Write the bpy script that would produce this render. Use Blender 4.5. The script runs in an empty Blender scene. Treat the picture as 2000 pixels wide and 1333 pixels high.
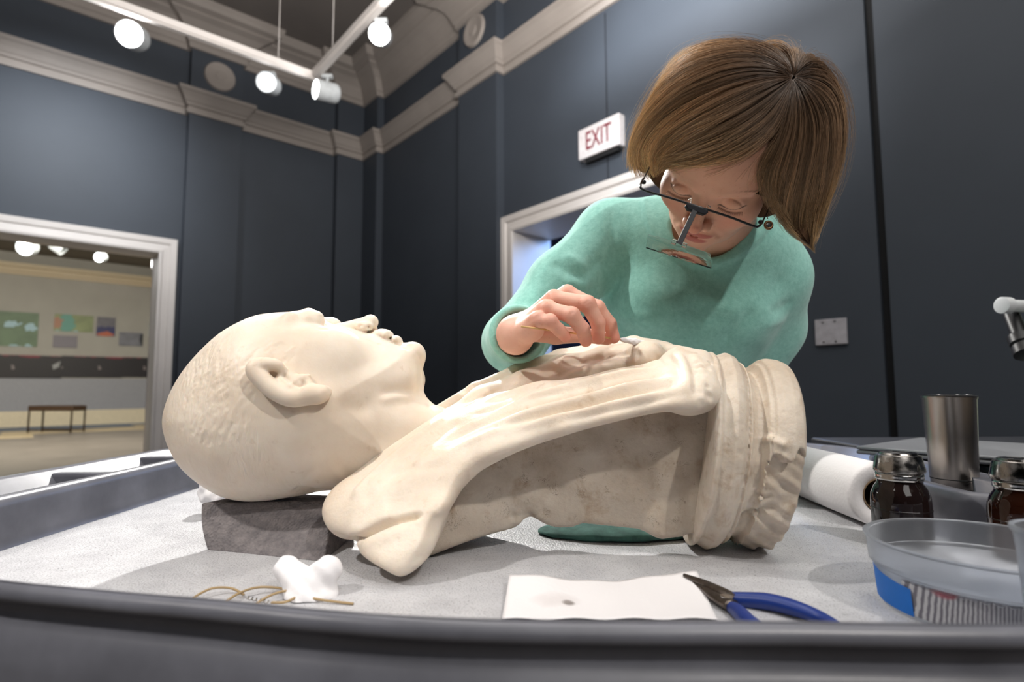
import bpy, bmesh, math, random
import numpy as np
from mathutils import Vector, Matrix
from mathutils.bvhtree import BVHTree

# ------------------------------------------------------------------ camera
FPX, PITCH, ROLL, YAW = 1103.7, .0837786, -.0041, .857144
HC = 1.10
cp, sp = math.cos(PITCH), math.sin(PITCH)
cr, sr = math.cos(ROLL), math.sin(ROLL)
scene = bpy.context.scene
COL = scene.collection
CR = Vector((cr, -sp*sr, cp*sr))
CU = Vector((-sr, -sp*cr, cp*cr))
CF = Vector((0, cp, sp))
cam_d = bpy.data.cameras.new('camera')
cam = bpy.data.objects.new('camera', cam_d)
COL.objects.link(cam)
cam.matrix_world = Matrix(((CR.x, CU.x, -CF.x, 0), (CR.y, CU.y, -CF.y, 0), (CR.z, CU.z, -CF.z, HC), (0, 0, 0, 1)))
cam_d.sensor_width = 36
cam_d.lens = FPX * 36 / 2000
cam_d.clip_start = .02
cam_d.dof.use_dof = True
cam_d.dof.focus_distance = .68
cam_d.dof.aperture_fstop = 4.5
scene.camera = cam

# ------------------------------------------------------------------ world, lights, exposure
scene.view_settings.view_transform = 'Standard'
scene.view_settings.look = 'None'
scene.view_settings.gamma = 1
scene.view_settings.use_curve_mapping = False
scene.view_settings.exposure = 0.0
world = bpy.data.worlds.new('world')
scene.world = world
world.use_nodes = True
world.node_tree.nodes['Background'].inputs[0].default_value = (.95, .97, 1.0, 1)
world.node_tree.nodes['Background'].inputs[1].default_value = .12


def light(kind, name, loc, target, power, color=(1, 1, 1), size=.1, angle=60, blend=.5, size_y=None):
    d = bpy.data.lights.new(name, kind)
    d.energy = power
    d.color = color
    if kind == 'SPOT':
        d.spot_size = math.radians(angle)
        d.spot_blend = blend
        d.shadow_soft_size = size
    elif kind == 'AREA':
        d.size = size
        if size_y:
            d.shape = 'RECTANGLE'
            d.size_y = size_y
    else:
        d.shadow_soft_size = size
    o = bpy.data.objects.new(name, d)
    o.location = loc
    v = Vector(target) - Vector(loc)
    o.rotation_euler = v.to_track_quat('-Z', 'Y').to_euler()
    COL.objects.link(o)
    return o


# gallery track lamps (positions along the ceiling tracks, most of them outside the frame), plus added fill areas
WARM = (1, .95, .89)
light('SPOT', 'track_light_key', (1.5, -1.5, 3.4), (.15, .7, .95), 190, WARM, .05, 40, .6)
light('SPOT', 'track_light_left', (-2.0, -.6, 3.5), (-.22, .70, 1.0), 280, WARM, .06, 17, .9)
light('SPOT', 'track_light_back', (-.98, 4.1, 3.6), (.15, .8, 1.0), 780, (1, .97, .93), .05, 40, .6)
light('SPOT', 'wall_light_left', (-3.2, 3.9, 3.9), (-4.4, 5.4, 3.0), 170, (.94, .97, 1), .05, 95, 1)
light('SPOT', 'wall_light_right', (-.1, 2.4, 3.95), (1.25, 3.7, 3.4), 300, (.94, .97, 1), .05, 78, 1)
light('AREA', 'room_fill', (1.2, .5, 5.12), (1.2, .5, 0), 150, (1, .98, .95), 4.5)  # added ambient fill, not a track lamp
light('AREA', 'rear_fill', (.4, -2.6, 3.3), (.1, .4, .9), 22, (1, .97, .94), 1.6)  # added fill behind the camera, lifts the cart front
light('AREA', 'ceiling_bounce', (.0, 1.8, 2.95), (-.3, 2.6, 5), 170, (1, .95, .9), 1.2)  # added unseen uplight that brightens ceiling and cornices
light('SPOT', 'track_light_hair', (-1.6, .9, 3.6), (.25, .72, 1.38), 260, (1, .96, .9), .05, 16, .8)

# ------------------------------------------------------------------ maths helpers


def ray(x, y):
    u, v = (x-1000)/FPX, (666.5-y)/FPX
    u, v = u*cr-v*sr, u*sr+v*cr
    return np.array([u, cp-v*sp, sp+v*cp])


def P(x, y, Y):
    r = ray(x, y)
    return np.array([0, 0, HC])+r*Y/r[1]


def PZ(x, y, z):
    r = ray(x, y)
    return np.array([0, 0, HC])+r*(z-HC)/r[2]


def PL(l):
    return np.array([P(*q) for q in l])


def crom(pts, n=8, closed=False):
    pts = np.asarray(pts, float)
    N = len(pts)
    out = []
    segs = N if closed else N-1
    for i in range(segs):
        if closed:
            p0, p1, p2, p3 = pts[(i-1) % N], pts[i], pts[(i+1) % N], pts[(i+2) % N]
        else:
            p1, p2 = pts[i], pts[i+1]
            p0 = pts[i-1] if i > 0 else 2*p1-p2
            p3 = pts[i+2] if i+2 < N else 2*p2-p1
        for k in range(n):
            t = k/n
            out.append(.5*((2*p1)+(-p0+p2)*t+(2*p0-5*p1+4*p2-p3)*t*t+(-p0+3*p1-3*p2+p3)*t**3))
    if not closed:
        out.append(pts[-1])
    return np.array(out)


# ------------------------------------------------------------------ signed distance toolkit
def smin(a, b, k):
    h = np.clip(.5+.5*(b-a)/k, 0, 1)
    return b+(a-b)*h-k*h*(1-h)


def smax(a, b, k):
    return -smin(-a, -b, k)


def cone(p, a, b, ra, rb):
    a = np.asarray(a, np.float32)
    b = np.asarray(b, np.float32)
    ba = b-a
    pa = p-a
    t = np.clip((pa@ba)/(ba@ba+1e-12), 0, 1)
    d = pa-t[:, None]*ba
    return np.sqrt(np.einsum('ij,ij->i', d, d))-(ra+(rb-ra)*t)


def chain(p, pts, rs, k=.004):
    d = None
    for i in range(len(pts)-1):
        e = cone(p, pts[i], pts[i+1], rs[i], rs[i+1])
        d = e if d is None else smin(d, e, k)
    return d


def ell(p, c, r, M=None):
    q = p-np.asarray(c, np.float32)
    if M is not None:
        q = q@np.asarray(M, np.float32)
    r = np.asarray(r, np.float32)
    k0 = np.sqrt(((q/r)**2).sum(1))
    k1 = np.sqrt(((q/(r*r))**2).sum(1))+1e-9
    return k0*(k0-1)/k1


class Grid2:
    def __init__(s, lo, hi, n, fn):
        s.lo = np.array(lo, float)
        s.hi = np.array(hi, float)
        s.n = n
        X, Z = np.meshgrid(np.linspace(lo[0], hi[0], n[0]), np.linspace(lo[1], hi[1], n[1]), indexing='ij')
        s.v = fn(X.ravel(), Z.ravel()).reshape(n).astype(np.float32)

    def __call__(s, x, z):
        fx = np.clip((x-s.lo[0])/(s.hi[0]-s.lo[0])*(s.n[0]-1), 0, s.n[0]-1.001)
        fz = np.clip((z-s.lo[1])/(s.hi[1]-s.lo[1])*(s.n[1]-1), 0, s.n[1]-1.001)
        i = fx.astype(np.int32)
        j = fz.astype(np.int32)
        a = fx-i
        b = fz-j
        v = s.v
        return (v[i, j]*(1-a)+v[i+1, j]*a)*(1-b)+(v[i, j+1]*(1-a)+v[i+1, j+1]*a)*b


def polysd(poly):
    poly = np.asarray(poly, float)

    def fn(x, z):
        d = np.full(x.shape, 1e9)
        inside = np.zeros(x.shape, bool)
        n = len(poly)
        for i in range(n):
            ax, az = poly[i]
            bx, bz = poly[(i+1) % n]
            ex, ez = bx-ax, bz-az
            t = np.clip(((x-ax)*ex+(z-az)*ez)/(ex*ex+ez*ez+1e-12), 0, 1)
            d = np.minimum(d, (x-ax-t*ex)**2+(z-az-t*ez)**2)
            c = ((az > z) != (bz > z))
            if abs(ez) > 1e-12:
                inside ^= c & (x < ax+(z-az)*ex/ez)
        d = np.sqrt(d)
        return np.where(inside, -d, d)
    return fn


def tps(pts, vals, lam=1e-5):
    pts = np.asarray(pts, float)
    n = len(pts)

    def U(r2):
        return np.where(r2 > 1e-14, r2*np.log(r2+1e-14), 0)
    K = U(((pts[:, None]-pts[None])**2).sum(-1))+np.eye(n)*lam
    Q = np.c_[np.ones(n), pts]
    A = np.block([[K, Q], [Q.T, np.zeros((3, 3))]])
    w = np.linalg.solve(A, np.r_[vals, 0, 0, 0])

    def fn(x, z):
        o = w[n]+w[n+1]*x+w[n+2]*z
        for i in range(n):
            o = o+w[i]*U((x-pts[i, 0])**2+(z-pts[i, 1])**2)
        return o
    return fn


def surface(sdf, lo, hi, h, safe=1.9, k=4):
    lo = np.asarray(lo, float)
    hi = np.asarray(hi, float)
    nc = np.ceil((hi-lo)/(k*h)).astype(int)
    ax = [lo[i]+np.arange(nc[i]+1)*k*h for i in range(3)]
    G = np.stack(np.meshgrid(*ax, indexing='ij'), -1).reshape(-1, 3).astype(np.float32)
    C = np.concatenate([sdf(G[i:i+400000]) for i in range(0, len(G), 400000)]).reshape(nc+1)
    m = np.abs(C)
    m8 = m[:-1, :-1, :-1].copy()
    for i in (0, 1):
        for j in (0, 1):
            for l in (0, 1):
                m8 = np.minimum(m8, m[i:nc[0]+i, j:nc[1]+j, l:nc[2]+l])
    act = m8 < k*h*safe
    nf = nc*k
    D = np.repeat(np.repeat(np.repeat(C[:-1, :-1, :-1], k, 0), k, 1), k, 2).astype(np.float32)
    A = np.repeat(np.repeat(np.repeat(act, k, 0), k, 1), k, 2)
    A[1:] |= A[:-1].copy()
    A[:, 1:] |= A[:, :-1].copy()
    A[:, :, 1:] |= A[:, :, :-1].copy()
    I = np.argwhere(A)
    V = np.empty(len(I), np.float32)
    for i in range(0, len(I), 500000):
        q = (lo+I[i:i+500000]*h).astype(np.float32)
        V[i:i+500000] = sdf(q)
    D[A] = V
    s = D < 0
    n = np.array(D.shape)-1
    cnt = np.zeros(n, np.int8)
    offs = [(i, j, l) for i in (0, 1) for j in (0, 1) for l in (0, 1)]
    for o in offs:
        cnt += s[o[0]:n[0]+o[0], o[1]:n[1]+o[1], o[2]:n[2]+o[2]]
    cells = np.argwhere((cnt > 0) & (cnt < 8))
    ids = np.full(n, -1, np.int32)
    ids[cells[:, 0], cells[:, 1], cells[:, 2]] = np.arange(len(cells))
    vals = np.stack([D[cells[:, 0]+o[0], cells[:, 1]+o[1], cells[:, 2]+o[2]] for o in offs], 1)
    acc = np.zeros((len(cells), 3))
    num = np.zeros(len(cells))
    O = np.array(offs, float)
    for a in range(8):
        for b in range(a+1, 8):
            if np.abs(O[a]-O[b]).sum() == 1:
                va, vb = vals[:, a], vals[:, b]
                c = (va < 0) != (vb < 0)
                t = np.where(c, va/(va-vb+1e-20), 0)
                acc += np.where(c[:, None], O[a]+(O[b]-O[a])*t[:, None], 0)
                num += c
    verts = lo+(cells+acc/num[:, None])*h
    quads = []
    for axis in range(3):
        u, w = [(1, 2), (2, 0), (0, 1)][axis]
        sl0 = [slice(None)]*3
        sl1 = [slice(None)]*3
        sl0[axis] = slice(0, -1)
        sl1[axis] = slice(1, None)
        e = s[tuple(sl0)] != s[tuple(sl1)]
        E = np.argwhere(e)
        ok = (E[:, u] > 0) & (E[:, w] > 0) & (E[:, u] < n[u]) & (E[:, w] < n[w])
        E = E[ok]
        inside0 = s[E[:, 0], E[:, 1], E[:, 2]]
        du = np.zeros(3, int)
        du[u] = 1
        dw = np.zeros(3, int)
        dw[w] = 1
        c = [E-du-dw, E-dw, E, E-du]
        q = np.stack([ids[t[:, 0], t[:, 1], t[:, 2]] for t in c], 1)
        q[~inside0] = q[~inside0][:, ::-1]
        quads.append(q)
    quads = np.concatenate(quads)
    quads = quads[(quads >= 0).all(1)]
    return verts, quads


def largest(V, F):
    lab = np.arange(len(V))
    e = np.concatenate([F[:, [0, 1]], F[:, [1, 2]], F[:, [2, 3]], F[:, [3, 0]]])
    for _ in range(400):
        m = np.minimum(lab[e[:, 0]], lab[e[:, 1]])
        old = lab.copy()
        np.minimum.at(lab, e[:, 0], m)
        np.minimum.at(lab, e[:, 1], m)
        lab = lab[lab]
        if (old == lab).all():
            break
    u, c = np.unique(lab, return_counts=True)
    keep = lab == u[c.argmax()]
    idx = np.cumsum(keep)-1
    return V[keep], idx[F[keep[F].all(1)]]


def vnormals(V, F):
    a = V[F[:, 2]]-V[F[:, 0]]
    b = V[F[:, 3]]-V[F[:, 1]]
    nrm = np.cross(a, b)
    N = np.zeros_like(V)
    for i in range(4):
        for k in range(3):
            N[:, k] += np.bincount(F[:, i], nrm[:, k], len(V))
    return N/(np.linalg.norm(N, axis=1)[:, None]+1e-12)


def relax(V, F, it=2, lam=.5):
    e = np.concatenate([F[:, [0, 1]], F[:, [1, 2]], F[:, [2, 3]], F[:, [3, 0]]])
    cnt = np.bincount(e.ravel(), minlength=len(V))[:, None]
    for _ in range(it):
        S = np.zeros_like(V)
        for k in range(3):
            S[:, k] = np.bincount(e[:, 0], V[e[:, 1], k], len(V))+np.bincount(e[:, 1], V[e[:, 0], k], len(V))
        V = V+lam*(S/np.maximum(cnt, 1)-V)
    return V


class Sculpt:
    """strokes laid on the surface where the eye saw them, then fixed as relief in 3-D"""
    def __init__(s, V, F):
        s.V, s.F = V, F
        s.N = vnormals(V, F)
        s.bvh = BVHTree.FromPolygons([tuple(v) for v in V], F.tolist())

    def hit(s, x, y):
        r = Vector(ray(x, y)).normalized()
        h = s.bvh.ray_cast(Vector((0, 0, HC)), r)
        return None if h[0] is None else np.array(h[0])

    def stroke(s, px, w, amp, n=6, fade=.25, w2=None):
        c = crom(np.array(px, float), n)
        pts = [s.hit(*q) for q in c]
        pts = [q for q in pts if q is not None]
        if len(pts) < 2:
            return
        # drop jumps in depth
        keep = [pts[0]]
        for q in pts[1:]:
            if np.linalg.norm(q-keep[-1]) < .06:
                keep.append(q)
        pts = np.array(keep)
        if len(pts) < 2:
            return
        R = w*3
        m = np.all((s.V > pts.min(0)-R) & (s.V < pts.max(0)+R), axis=1)
        idx = np.nonzero(m)[0]
        q = s.V[idx]
        best = np.full(len(idx), 1e9)
        tt = np.zeros(len(idx))
        L = np.r_[0, np.cumsum(np.linalg.norm(np.diff(pts, axis=0), axis=1))]
        for i in range(len(pts)-1):
            ba = pts[i+1]-pts[i]
            t = np.clip(((q-pts[i])@ba)/(ba@ba+1e-12), 0, 1)
            d = ((q-pts[i]-t[:, None]*ba)**2).sum(1)
            b = d < best
            best[b] = d[b]
            tt[b] = (L[i]+t[b]*(L[i+1]-L[i]))/L[-1]
        f = np.ones(len(idx))
        if fade > 0:
            f = np.clip(tt/fade, 0, 1)*np.clip((1-tt)/fade, 0, 1)
            f = f*f*(3-2*f)
        ww = w if w2 is None else w+(w2-w)*tt
        s.V[idx] += s.N[idx]*(amp*f*np.exp(-best/(ww*ww)))[:, None]

    def dab(s, x, y, w, amp):
        c = s.hit(x, y)
        if c is None:
            return
        d = ((s.V-c)**2).sum(1)
        s.V += s.N*(amp*np.exp(-d/(w*w)))[:, None]

    def done(s, it=0):
        if it:
            s.V = relax(s.V, s.F, it)
        return s.V, s.F


# ------------------------------------------------------------------ object helpers
def mesh_np(name, V, F, smooth=True):
    me = bpy.data.meshes.new(name)
    V = np.asarray(V, np.float32)
    F = np.asarray(F, np.int32)
    k = F.shape[1]
    me.vertices.add(len(V))
    me.vertices.foreach_set('co', V.ravel())
    me.loops.add(F.size)
    me.loops.foreach_set('vertex_index', F.ravel())
    me.polygons.add(len(F))
    me.polygons.foreach_set('loop_start', np.arange(0, F.size, k, dtype=np.int32))
    me.polygons.foreach_set('loop_total', np.full(len(F), k, np.int32))
    me.polygons.foreach_set('use_smooth', np.full(len(F), smooth))
    me.update(calc_edges=True)
    me.validate()
    return me


def link(name, me, m=None, parent=None):
    o = bpy.data.objects.new(name, me)
    COL.objects.link(o)
    if m is not None:
        me.materials.append(m)
    if parent is not None:
        o.parent = parent
        o.matrix_parent_inverse = parent.matrix_basis.inverted()
    return o


def tag(o, label, cat, group=None):
    o['label'] = label
    o['category'] = cat
    if group:
        o['group'] = group
    return o


def thing(name, loc, label, cat, group=None):
    o = bpy.data.objects.new(name, None)
    o.location = Vector(loc)
    o.empty_display_size = .05
    COL.objects.link(o)
    return tag(o, label, cat, group)


def struct(o):
    o['kind'] = 'structure'
    return o


def bm_obj(name, bm, m=None, parent=None, smooth=False, bevel=0, seg=2):
    me = bpy.data.meshes.new(name)
    bmesh.ops.recalc_face_normals(bm, faces=bm.faces)
    bm.to_mesh(me)
    bm.free()
    if smooth:
        me.polygons.foreach_set('use_smooth', [True]*len(me.polygons))
    o = link(name, me, m, parent)
    if bevel:
        b = o.modifiers.new('bevel', 'BEVEL')
        b.width = bevel
        b.segments = seg
        b.limit_method = 'ANGLE'
    return o


def add_box(bm, lo, hi, M=None):
    x0, y0, z0 = lo
    x1, y1, z1 = hi
    vs = [bm.verts.new((M @ Vector(c)) if M is not None else c) for c in
          [(x0, y0, z0), (x1, y0, z0), (x1, y1, z0), (x0, y1, z0), (x0, y0, z1), (x1, y0, z1), (x1, y1, z1), (x0, y1, z1)]]
    for f in [(0, 3, 2, 1), (4, 5, 6, 7), (0, 1, 5, 4), (1, 2, 6, 5), (2, 3, 7, 6), (3, 0, 4, 7)]:
        bm.faces.new([vs[i] for i in f])


def box(name, lo, hi, m, parent=None, M=None, bevel=0):
    bm = bmesh.new()
    add_box(bm, lo, hi, M)
    return bm_obj(name, bm, m, parent, bevel=bevel)


def frame_of(d):
    d = Vector(d).normalized()
    a = Vector((0, 0, 1)) if abs(d.z) < .9 else Vector((1, 0, 0))
    u = d.cross(a).normalized()
    return u, d.cross(u).normalized()


def add_tube(bm, pts, rs, n=12, cap=True, closed=False):
    pts = [Vector(p) for p in pts]
    if not hasattr(rs, '__len__'):
        rs = [rs]*len(pts)
    rings = []
    N = len(pts)
    u = None
    for i, p in enumerate(pts):
        if closed:
            d = (pts[(i+1) % N]-pts[i-1])
        else:
            d = (pts[min(i+1, N-1)]-pts[max(i-1, 0)])
        if d.length < 1e-9:
            d = Vector((0, 0, 1))
        d.normalize()
        if u is None:
            u, _ = frame_of(d)
        else:
            u = (u-d*u.dot(d))
            if u.length < 1e-6:
                u, _ = frame_of(d)
            u.normalize()
        w = d.cross(u)
        rings.append([bm.verts.new(p+(u*math.cos(t)+w*math.sin(t))*rs[i]) for t in [2*math.pi*k/n for k in range(n)]])
    for i in range(N if closed else N-1):
        a, b = rings[i], rings[(i+1) % N]
        for k in range(n):
            bm.faces.new((a[k], a[(k+1) % n], b[(k+1) % n], b[k]))
    if cap and not closed:
        bm.faces.new(rings[0][::-1])
        bm.faces.new(rings[-1])


def tube(name, pts, rs, m, parent=None, n=12, cap=True, closed=False):
    bm = bmesh.new()
    add_tube(bm, pts, rs, n, cap, closed)
    return bm_obj(name, bm, m, parent, smooth=True)


def add_lathe(bm, prof, n=48, M=None, cap0=False, cap1=False):
    """prof: list of (radius, height)"""
    rings = []
    for r, z in prof:
        rings.append([bm.verts.new((M @ Vector((r*math.cos(t), r*math.sin(t), z))) if M is not None else (r*math.cos(t), r*math.sin(t), z))
                      for t in [2*math.pi*k/n for k in range(n)]])
    for a, b in zip(rings, rings[1:]):
        for k in range(n):
            bm.faces.new((a[k], a[(k+1) % n], b[(k+1) % n], b[k]))
    if cap0:
        bm.faces.new(rings[0][::-1])
    if cap1:
        bm.faces.new(rings[-1])


def lathe(name, prof, m, parent=None, n=48, M=None, cap0=True, cap1=True, smooth=True):
    bm = bmesh.new()
    add_lathe(bm, prof, n, M, cap0, cap1)
    o = bm_obj(name, bm, m, parent, smooth=smooth)
    if smooth:
        e = o.modifiers.new('split', 'EDGE_SPLIT')
        e.split_angle = math.radians(35)
    return o


def axis_matrix(loc, d):
    u, w = frame_of(d)
    d = Vector(d).normalized()
    return Matrix(((u.x, w.x, d.x, loc[0]), (u.y, w.y, d.y, loc[1]), (u.z, w.z, d.z, loc[2]), (0, 0, 0, 1)))


# ------------------------------------------------------------------ materials
def srgb(r, g, b):
    return tuple(((c/255)/12.92 if c/255 <= .04045 else ((c/255+.055)/1.055)**2.4) for c in (r, g, b))+(1,)


class NT:
    def __init__(s, name):
        s.m = bpy.data.materials.new(name)
        s.m.use_nodes = True
        s.t = s.m.node_tree
        s.b = s.t.nodes['Principled BSDF']

    def n(s, kind, **kw):
        nd = s.t.nodes.new(kind)
        for k, v in kw.items():
            setattr(nd, k, v)
        return nd

    def l(s, a, b):
        s.t.links.new(a, b)

    def coord(s, scale=(1, 1, 1), kind='Object', rot=(0, 0, 0)):
        c = s.n('ShaderNodeTexCoord')
        mp = s.n('ShaderNodeMapping')
        mp.inputs['Scale'].default_value = scale
        mp.inputs['Rotation'].default_value = rot
        s.l(c.outputs[kind], mp.inputs[0])
        return mp.outputs[0]

    def noise(s, scale, detail=4, rough=.55, vec=None, dist=0):
        t = s.n('ShaderNodeTexNoise')
        t.inputs['Scale'].default_value = scale
        t.inputs['Detail'].default_value = detail
        t.inputs['Roughness'].default_value = rough
        t.inputs['Distortion'].default_value = dist
        s.l(vec if vec is not None else s.coord(), t.inputs['Vector'])
        return t.outputs['Fac']

    def ramp(s, fac, stops):
        r = s.n('ShaderNodeValToRGB')
        while len(r.color_ramp.elements) < len(stops):
            r.color_ramp.elements.new(.5)
        for e, (p, c) in zip(r.color_ramp.elements, stops):
            e.position = p
            e.color = c
        s.l(fac, r.inputs[0])
        return r.outputs[0]

    def mix(s, fac, a, b, mode='MIX'):
        x = s.n('ShaderNodeMix', data_type='RGBA', blend_type=mode)
        for sock, v in ((x.inputs[0], fac), (x.inputs[6], a), (x.inputs[7], b)):
            if hasattr(v, 'links'):
                s.l(v, sock)
            else:
                sock.default_value = v
        return x.outputs[2]

    def math(s, op, a, b=None, c=None):
        x = s.n('ShaderNodeMath', operation=op)
        for i, v in enumerate((a, b, c)):
            if v is None:
                continue
            if hasattr(v, 'links'):
                s.l(v, x.inputs[i])
            else:
                x.inputs[i].default_value = v
        return x.outputs[0]

    def bump(s, h, strength=.3, dist=.001):
        b = s.n('ShaderNodeBump')
        b.inputs['Strength'].default_value = strength
        b.inputs['Distance'].default_value = dist
        s.l(h, b.inputs['Height'])
        s.l(b.outputs[0], s.b.inputs['Normal'])

    def set(s, **kw):
        for k, v in kw.items():
            k = {'color': 'Base Color', 'rough': 'Roughness', 'metal': 'Metallic', 'spec': 'Specular IOR Level',
                 'trans': 'Transmission Weight', 'ior': 'IOR', 'sss': 'Subsurface Weight', 'sheen': 'Sheen Weight',
                 'coat': 'Coat Weight', 'alpha': 'Alpha', 'emit': 'Emission Color', 'estr': 'Emission Strength',
                 'sssr': 'Subsurface Radius', 'ssss': 'Subsurface Scale', 'sheenr': 'Sheen Roughness'}[k]
            if hasattr(v, 'links'):
                s.l(v, s.b.inputs[k])
            else:
                s.b.inputs[k].default_value = v
        return s.m


def plain(name, rgb, rough=.5, metal=0, var=.06, scale=30, bump=0, bdist=.0005, **kw):
    t = NT(name)
    c = srgb(*rgb)
    n = t.noise(scale)
    d = tuple(x*(1-var*2) for x in c[:3])+(1,)
    e = tuple(min(1, x*(1+var*2)) for x in c[:3])+(1,)
    t.set(color=t.ramp(n, [(.3, d), (.7, e)]), rough=rough, metal=metal, **kw)
    if bump:
        t.bump(t.noise(scale*8, 3), bump, bdist)
    return t.m


def emis(name, rgb, s):
    t = NT(name)
    return t.set(color=(0, 0, 0, 1), emit=rgb+(1,), estr=s)


M_wall = plain('slate_blue_wall_paint', (64, 71, 81), .62, var=.02, scale=3)
M_ceil = plain('grey_ceiling_paint', (118, 112, 108), .8, var=.03, scale=2)
M_corn = plain('stone_grey_moulding_paint', (160, 152, 146), .7, var=.03, scale=3)
M_casing = plain('white_casing_paint', (232, 226, 222), .45, var=.02, scale=3)
M_white = plain('white_enamel', (215, 217, 220), .35, var=.02)
M_black = plain('black_plastic', (18, 18, 20), .4, var=.1)
M_dark = plain('dark_joint', (16, 17, 20), .8)
M_seam = plain('panel_seam', (30, 34, 42), .8)
M_chrome = plain('polished_steel', (200, 198, 195), .16, metal=1, var=.08, scale=60)
M_cart = plain('grey_moulded_plastic', (102, 103, 111), .34, var=.12, scale=14, bump=.25, bdist=.0003)
# ------------------------------------------------------------------ the room shell
CX, CY = -1.901, 7.2
Avec = np.array([math.sin(YAW), math.cos(YAW)])
Nvec = np.array([math.cos(YAW), -math.sin(YAW)])
# room frame: s along the left wall away from the corner, t along the right wall towards the eye
RM = Matrix(((-Avec[0], Nvec[0], 0, CX), (-Avec[1], Nvec[1], 0, CY), (0, 0, 1, 0), (0, 0, 0, 1)))


def rbox(name, lo, hi, m, parent=None, bevel=0):
    return box(name, lo, hi, m, parent, RM, bevel)


ZC = 5.15
struct(rbox('floor', (-7.5, -14, -.1), (14, 12, 0), plain('floor_stone', (120, 112, 104), .35, var=.08, scale=1.2)))
bm = bmesh.new()
add_box(bm, (0, 0, ZC), (14, 12, ZC+.1), RM)
ceiling = struct(bm_obj('ceiling', bm, M_ceil))

# left wall (t = 0 plane): doorway from s=2.29 to 4.9
D1a, D1b, D1h = 2.28, 5.4, 2.50
bm = bmesh.new()
add_box(bm, (-.3, -.35, 0), (D1a, 0, ZC), RM)
add_box(bm, (D1b, -.35, 0), (14, 0, ZC), RM)
add_box(bm, (D1a, -.35, D1h), (D1b, 0, ZC), RM)
wall_left = struct(bm_obj('wall_left', bm, M_wall))
for i, (s0, s1) in enumerate(((1.56, 2.08), (0, .44), (6.2, 6.7))):
    rbox('pilaster', (s0, 0, 0), (s1, .09, ZC), M_wall, wall_left)

# right wall (s = 0 plane): doorway t 2.95..5.1
D2a, D2b, D2h = 2.96, 5.08, 2.50
bm = bmesh.new()
add_box(bm, (-.45, -.3, 0), (0, D2a, ZC), RM)
add_box(bm, (-.45, D2a, D2h), (0, D2b, ZC), RM)
add_box(bm, (-.45, D2b, 0), (0, 5.765, ZC), RM)
add_box(bm, (-.45, 5.765, 0), (-.06, 5.805, ZC), RM)
add_box(bm, (-.45, 5.805, 0), (0, 12, ZC), RM)
wall_right = struct(bm_obj('wall_right', bm, M_wall))
for t0, t1 in ((0, .46), (2.2, 2.8)):
    rbox('pilaster', (0, t0, 0), (.09, t1, ZC), M_wall, wall_right)
rbox('panel_joint', (-.058, 5.766, 0), (-.03, 5.804, ZC-.8), M_dark, wall_right)
rbox('panel_seam', (0, 4.018, 2.68), (.002, 4.03, 4.0), M_seam, wall_right)
# walls behind the eye close the room
struct(rbox('wall_back', (0, 12, 0), (14, 12.2, ZC), M_wall))
struct(rbox('wall_side', (14, 0, 0), (14.2, 12, ZC), M_wall))


def sweep(name, path, prof, m):
    """path in room (s,t) with outward direction handled by mitred offsets; prof: (offset from wall, z)"""
    bm = bmesh.new()
    rings = []
    n = len(path)
    for i, (s, t) in enumerate(path):
        p = Vector((s, t))
        d0 = (p-Vector(path[i-1])).normalized() if i > 0 else None
        d1 = (Vector(path[i+1])-p).normalized() if i < n-1 else None
        if d0 is None:
            d0 = d1
        if d1 is None:
            d1 = d0
        n0 = Vector((-d0.y, d0.x))
        n1 = Vector((-d1.y, d1.x))
        mm = n0+n1
        mm = mm/(mm.dot(n0)) if abs(mm.dot(n0)) > 1e-6 else n0
        rings.append([bm.verts.new(RM @ Vector((s+mm.x*o, t+mm.y*o, z))) for o, z in prof])
    for a, b in zip(rings, rings[1:]):
        for k in range(len(prof)-1):
            bm.faces.new((a[k], a[k+1], b[k+1], b[k]))
    bm.faces.new(rings[0])
    bm.faces.new(rings[-1][::-1])
    return struct(bm_obj(name, bm, m))


# wall line, from the far end of the left wall to the corner and along the right wall
PJ = .09
path = [(14, 0), (6.7, 0), (6.7, PJ), (6.2, PJ), (6.2, 0), (2.08, 0), (2.08, PJ), (1.56, PJ), (1.56, 0), (.44, 0), (.44, PJ), (PJ, PJ), (PJ, .46), (0, .46), (0, 2.2), (PJ, 2.2), (PJ, 2.8), (0, 2.8), (0, 12)]
path = path[::-1]
path = [(s, t) for s, t in path]
prof_low = [(0, 4.03), (.025, 4.03), (.028, 4.075), (.012, 4.08), (.012, 4.105), (.035, 4.11), (.04, 4.135), (.055, 4.15), (.075, 4.19), (.10, 4.225), (.112, 4.235), (.12, 4.24), (.12, 4.275), (0, 4.29)]
prof_top = [(0, 4.75), (.03, 4.75), (.035, 4.80), (.05, 4.81), (.06, 4.85), (.10, 4.93), (.17, 4.99), (.24, 5.02), (.24, 5.04), (.31, 5.06), (.33, 5.10), (.34, 5.149), (0, 5.149)]


def chk(path, prof, name):
    return sweep(name, path, prof, M_corn)


_t = chk(path, prof_low, 'trim_1')
_t2 = chk(path, prof_top, 'trim_2')


def patera(s, t, z, axis):
    M = RM @ axis_matrix((s, t, z), axis)
    lathe('medallion', [(.001, .03), (.04, .032), (.05, .024), (.1, .022), (.115, .03), (.15, .028), (.158, .012), (.16, 0)], M_corn, wall_left if axis[1] else wall_right, 40, M, True, True)


patera(1.80, PJ, 4.53, (0, 1, 0))
patera(PJ, 2.47, 4.60, (1, 0, 0))


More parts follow.
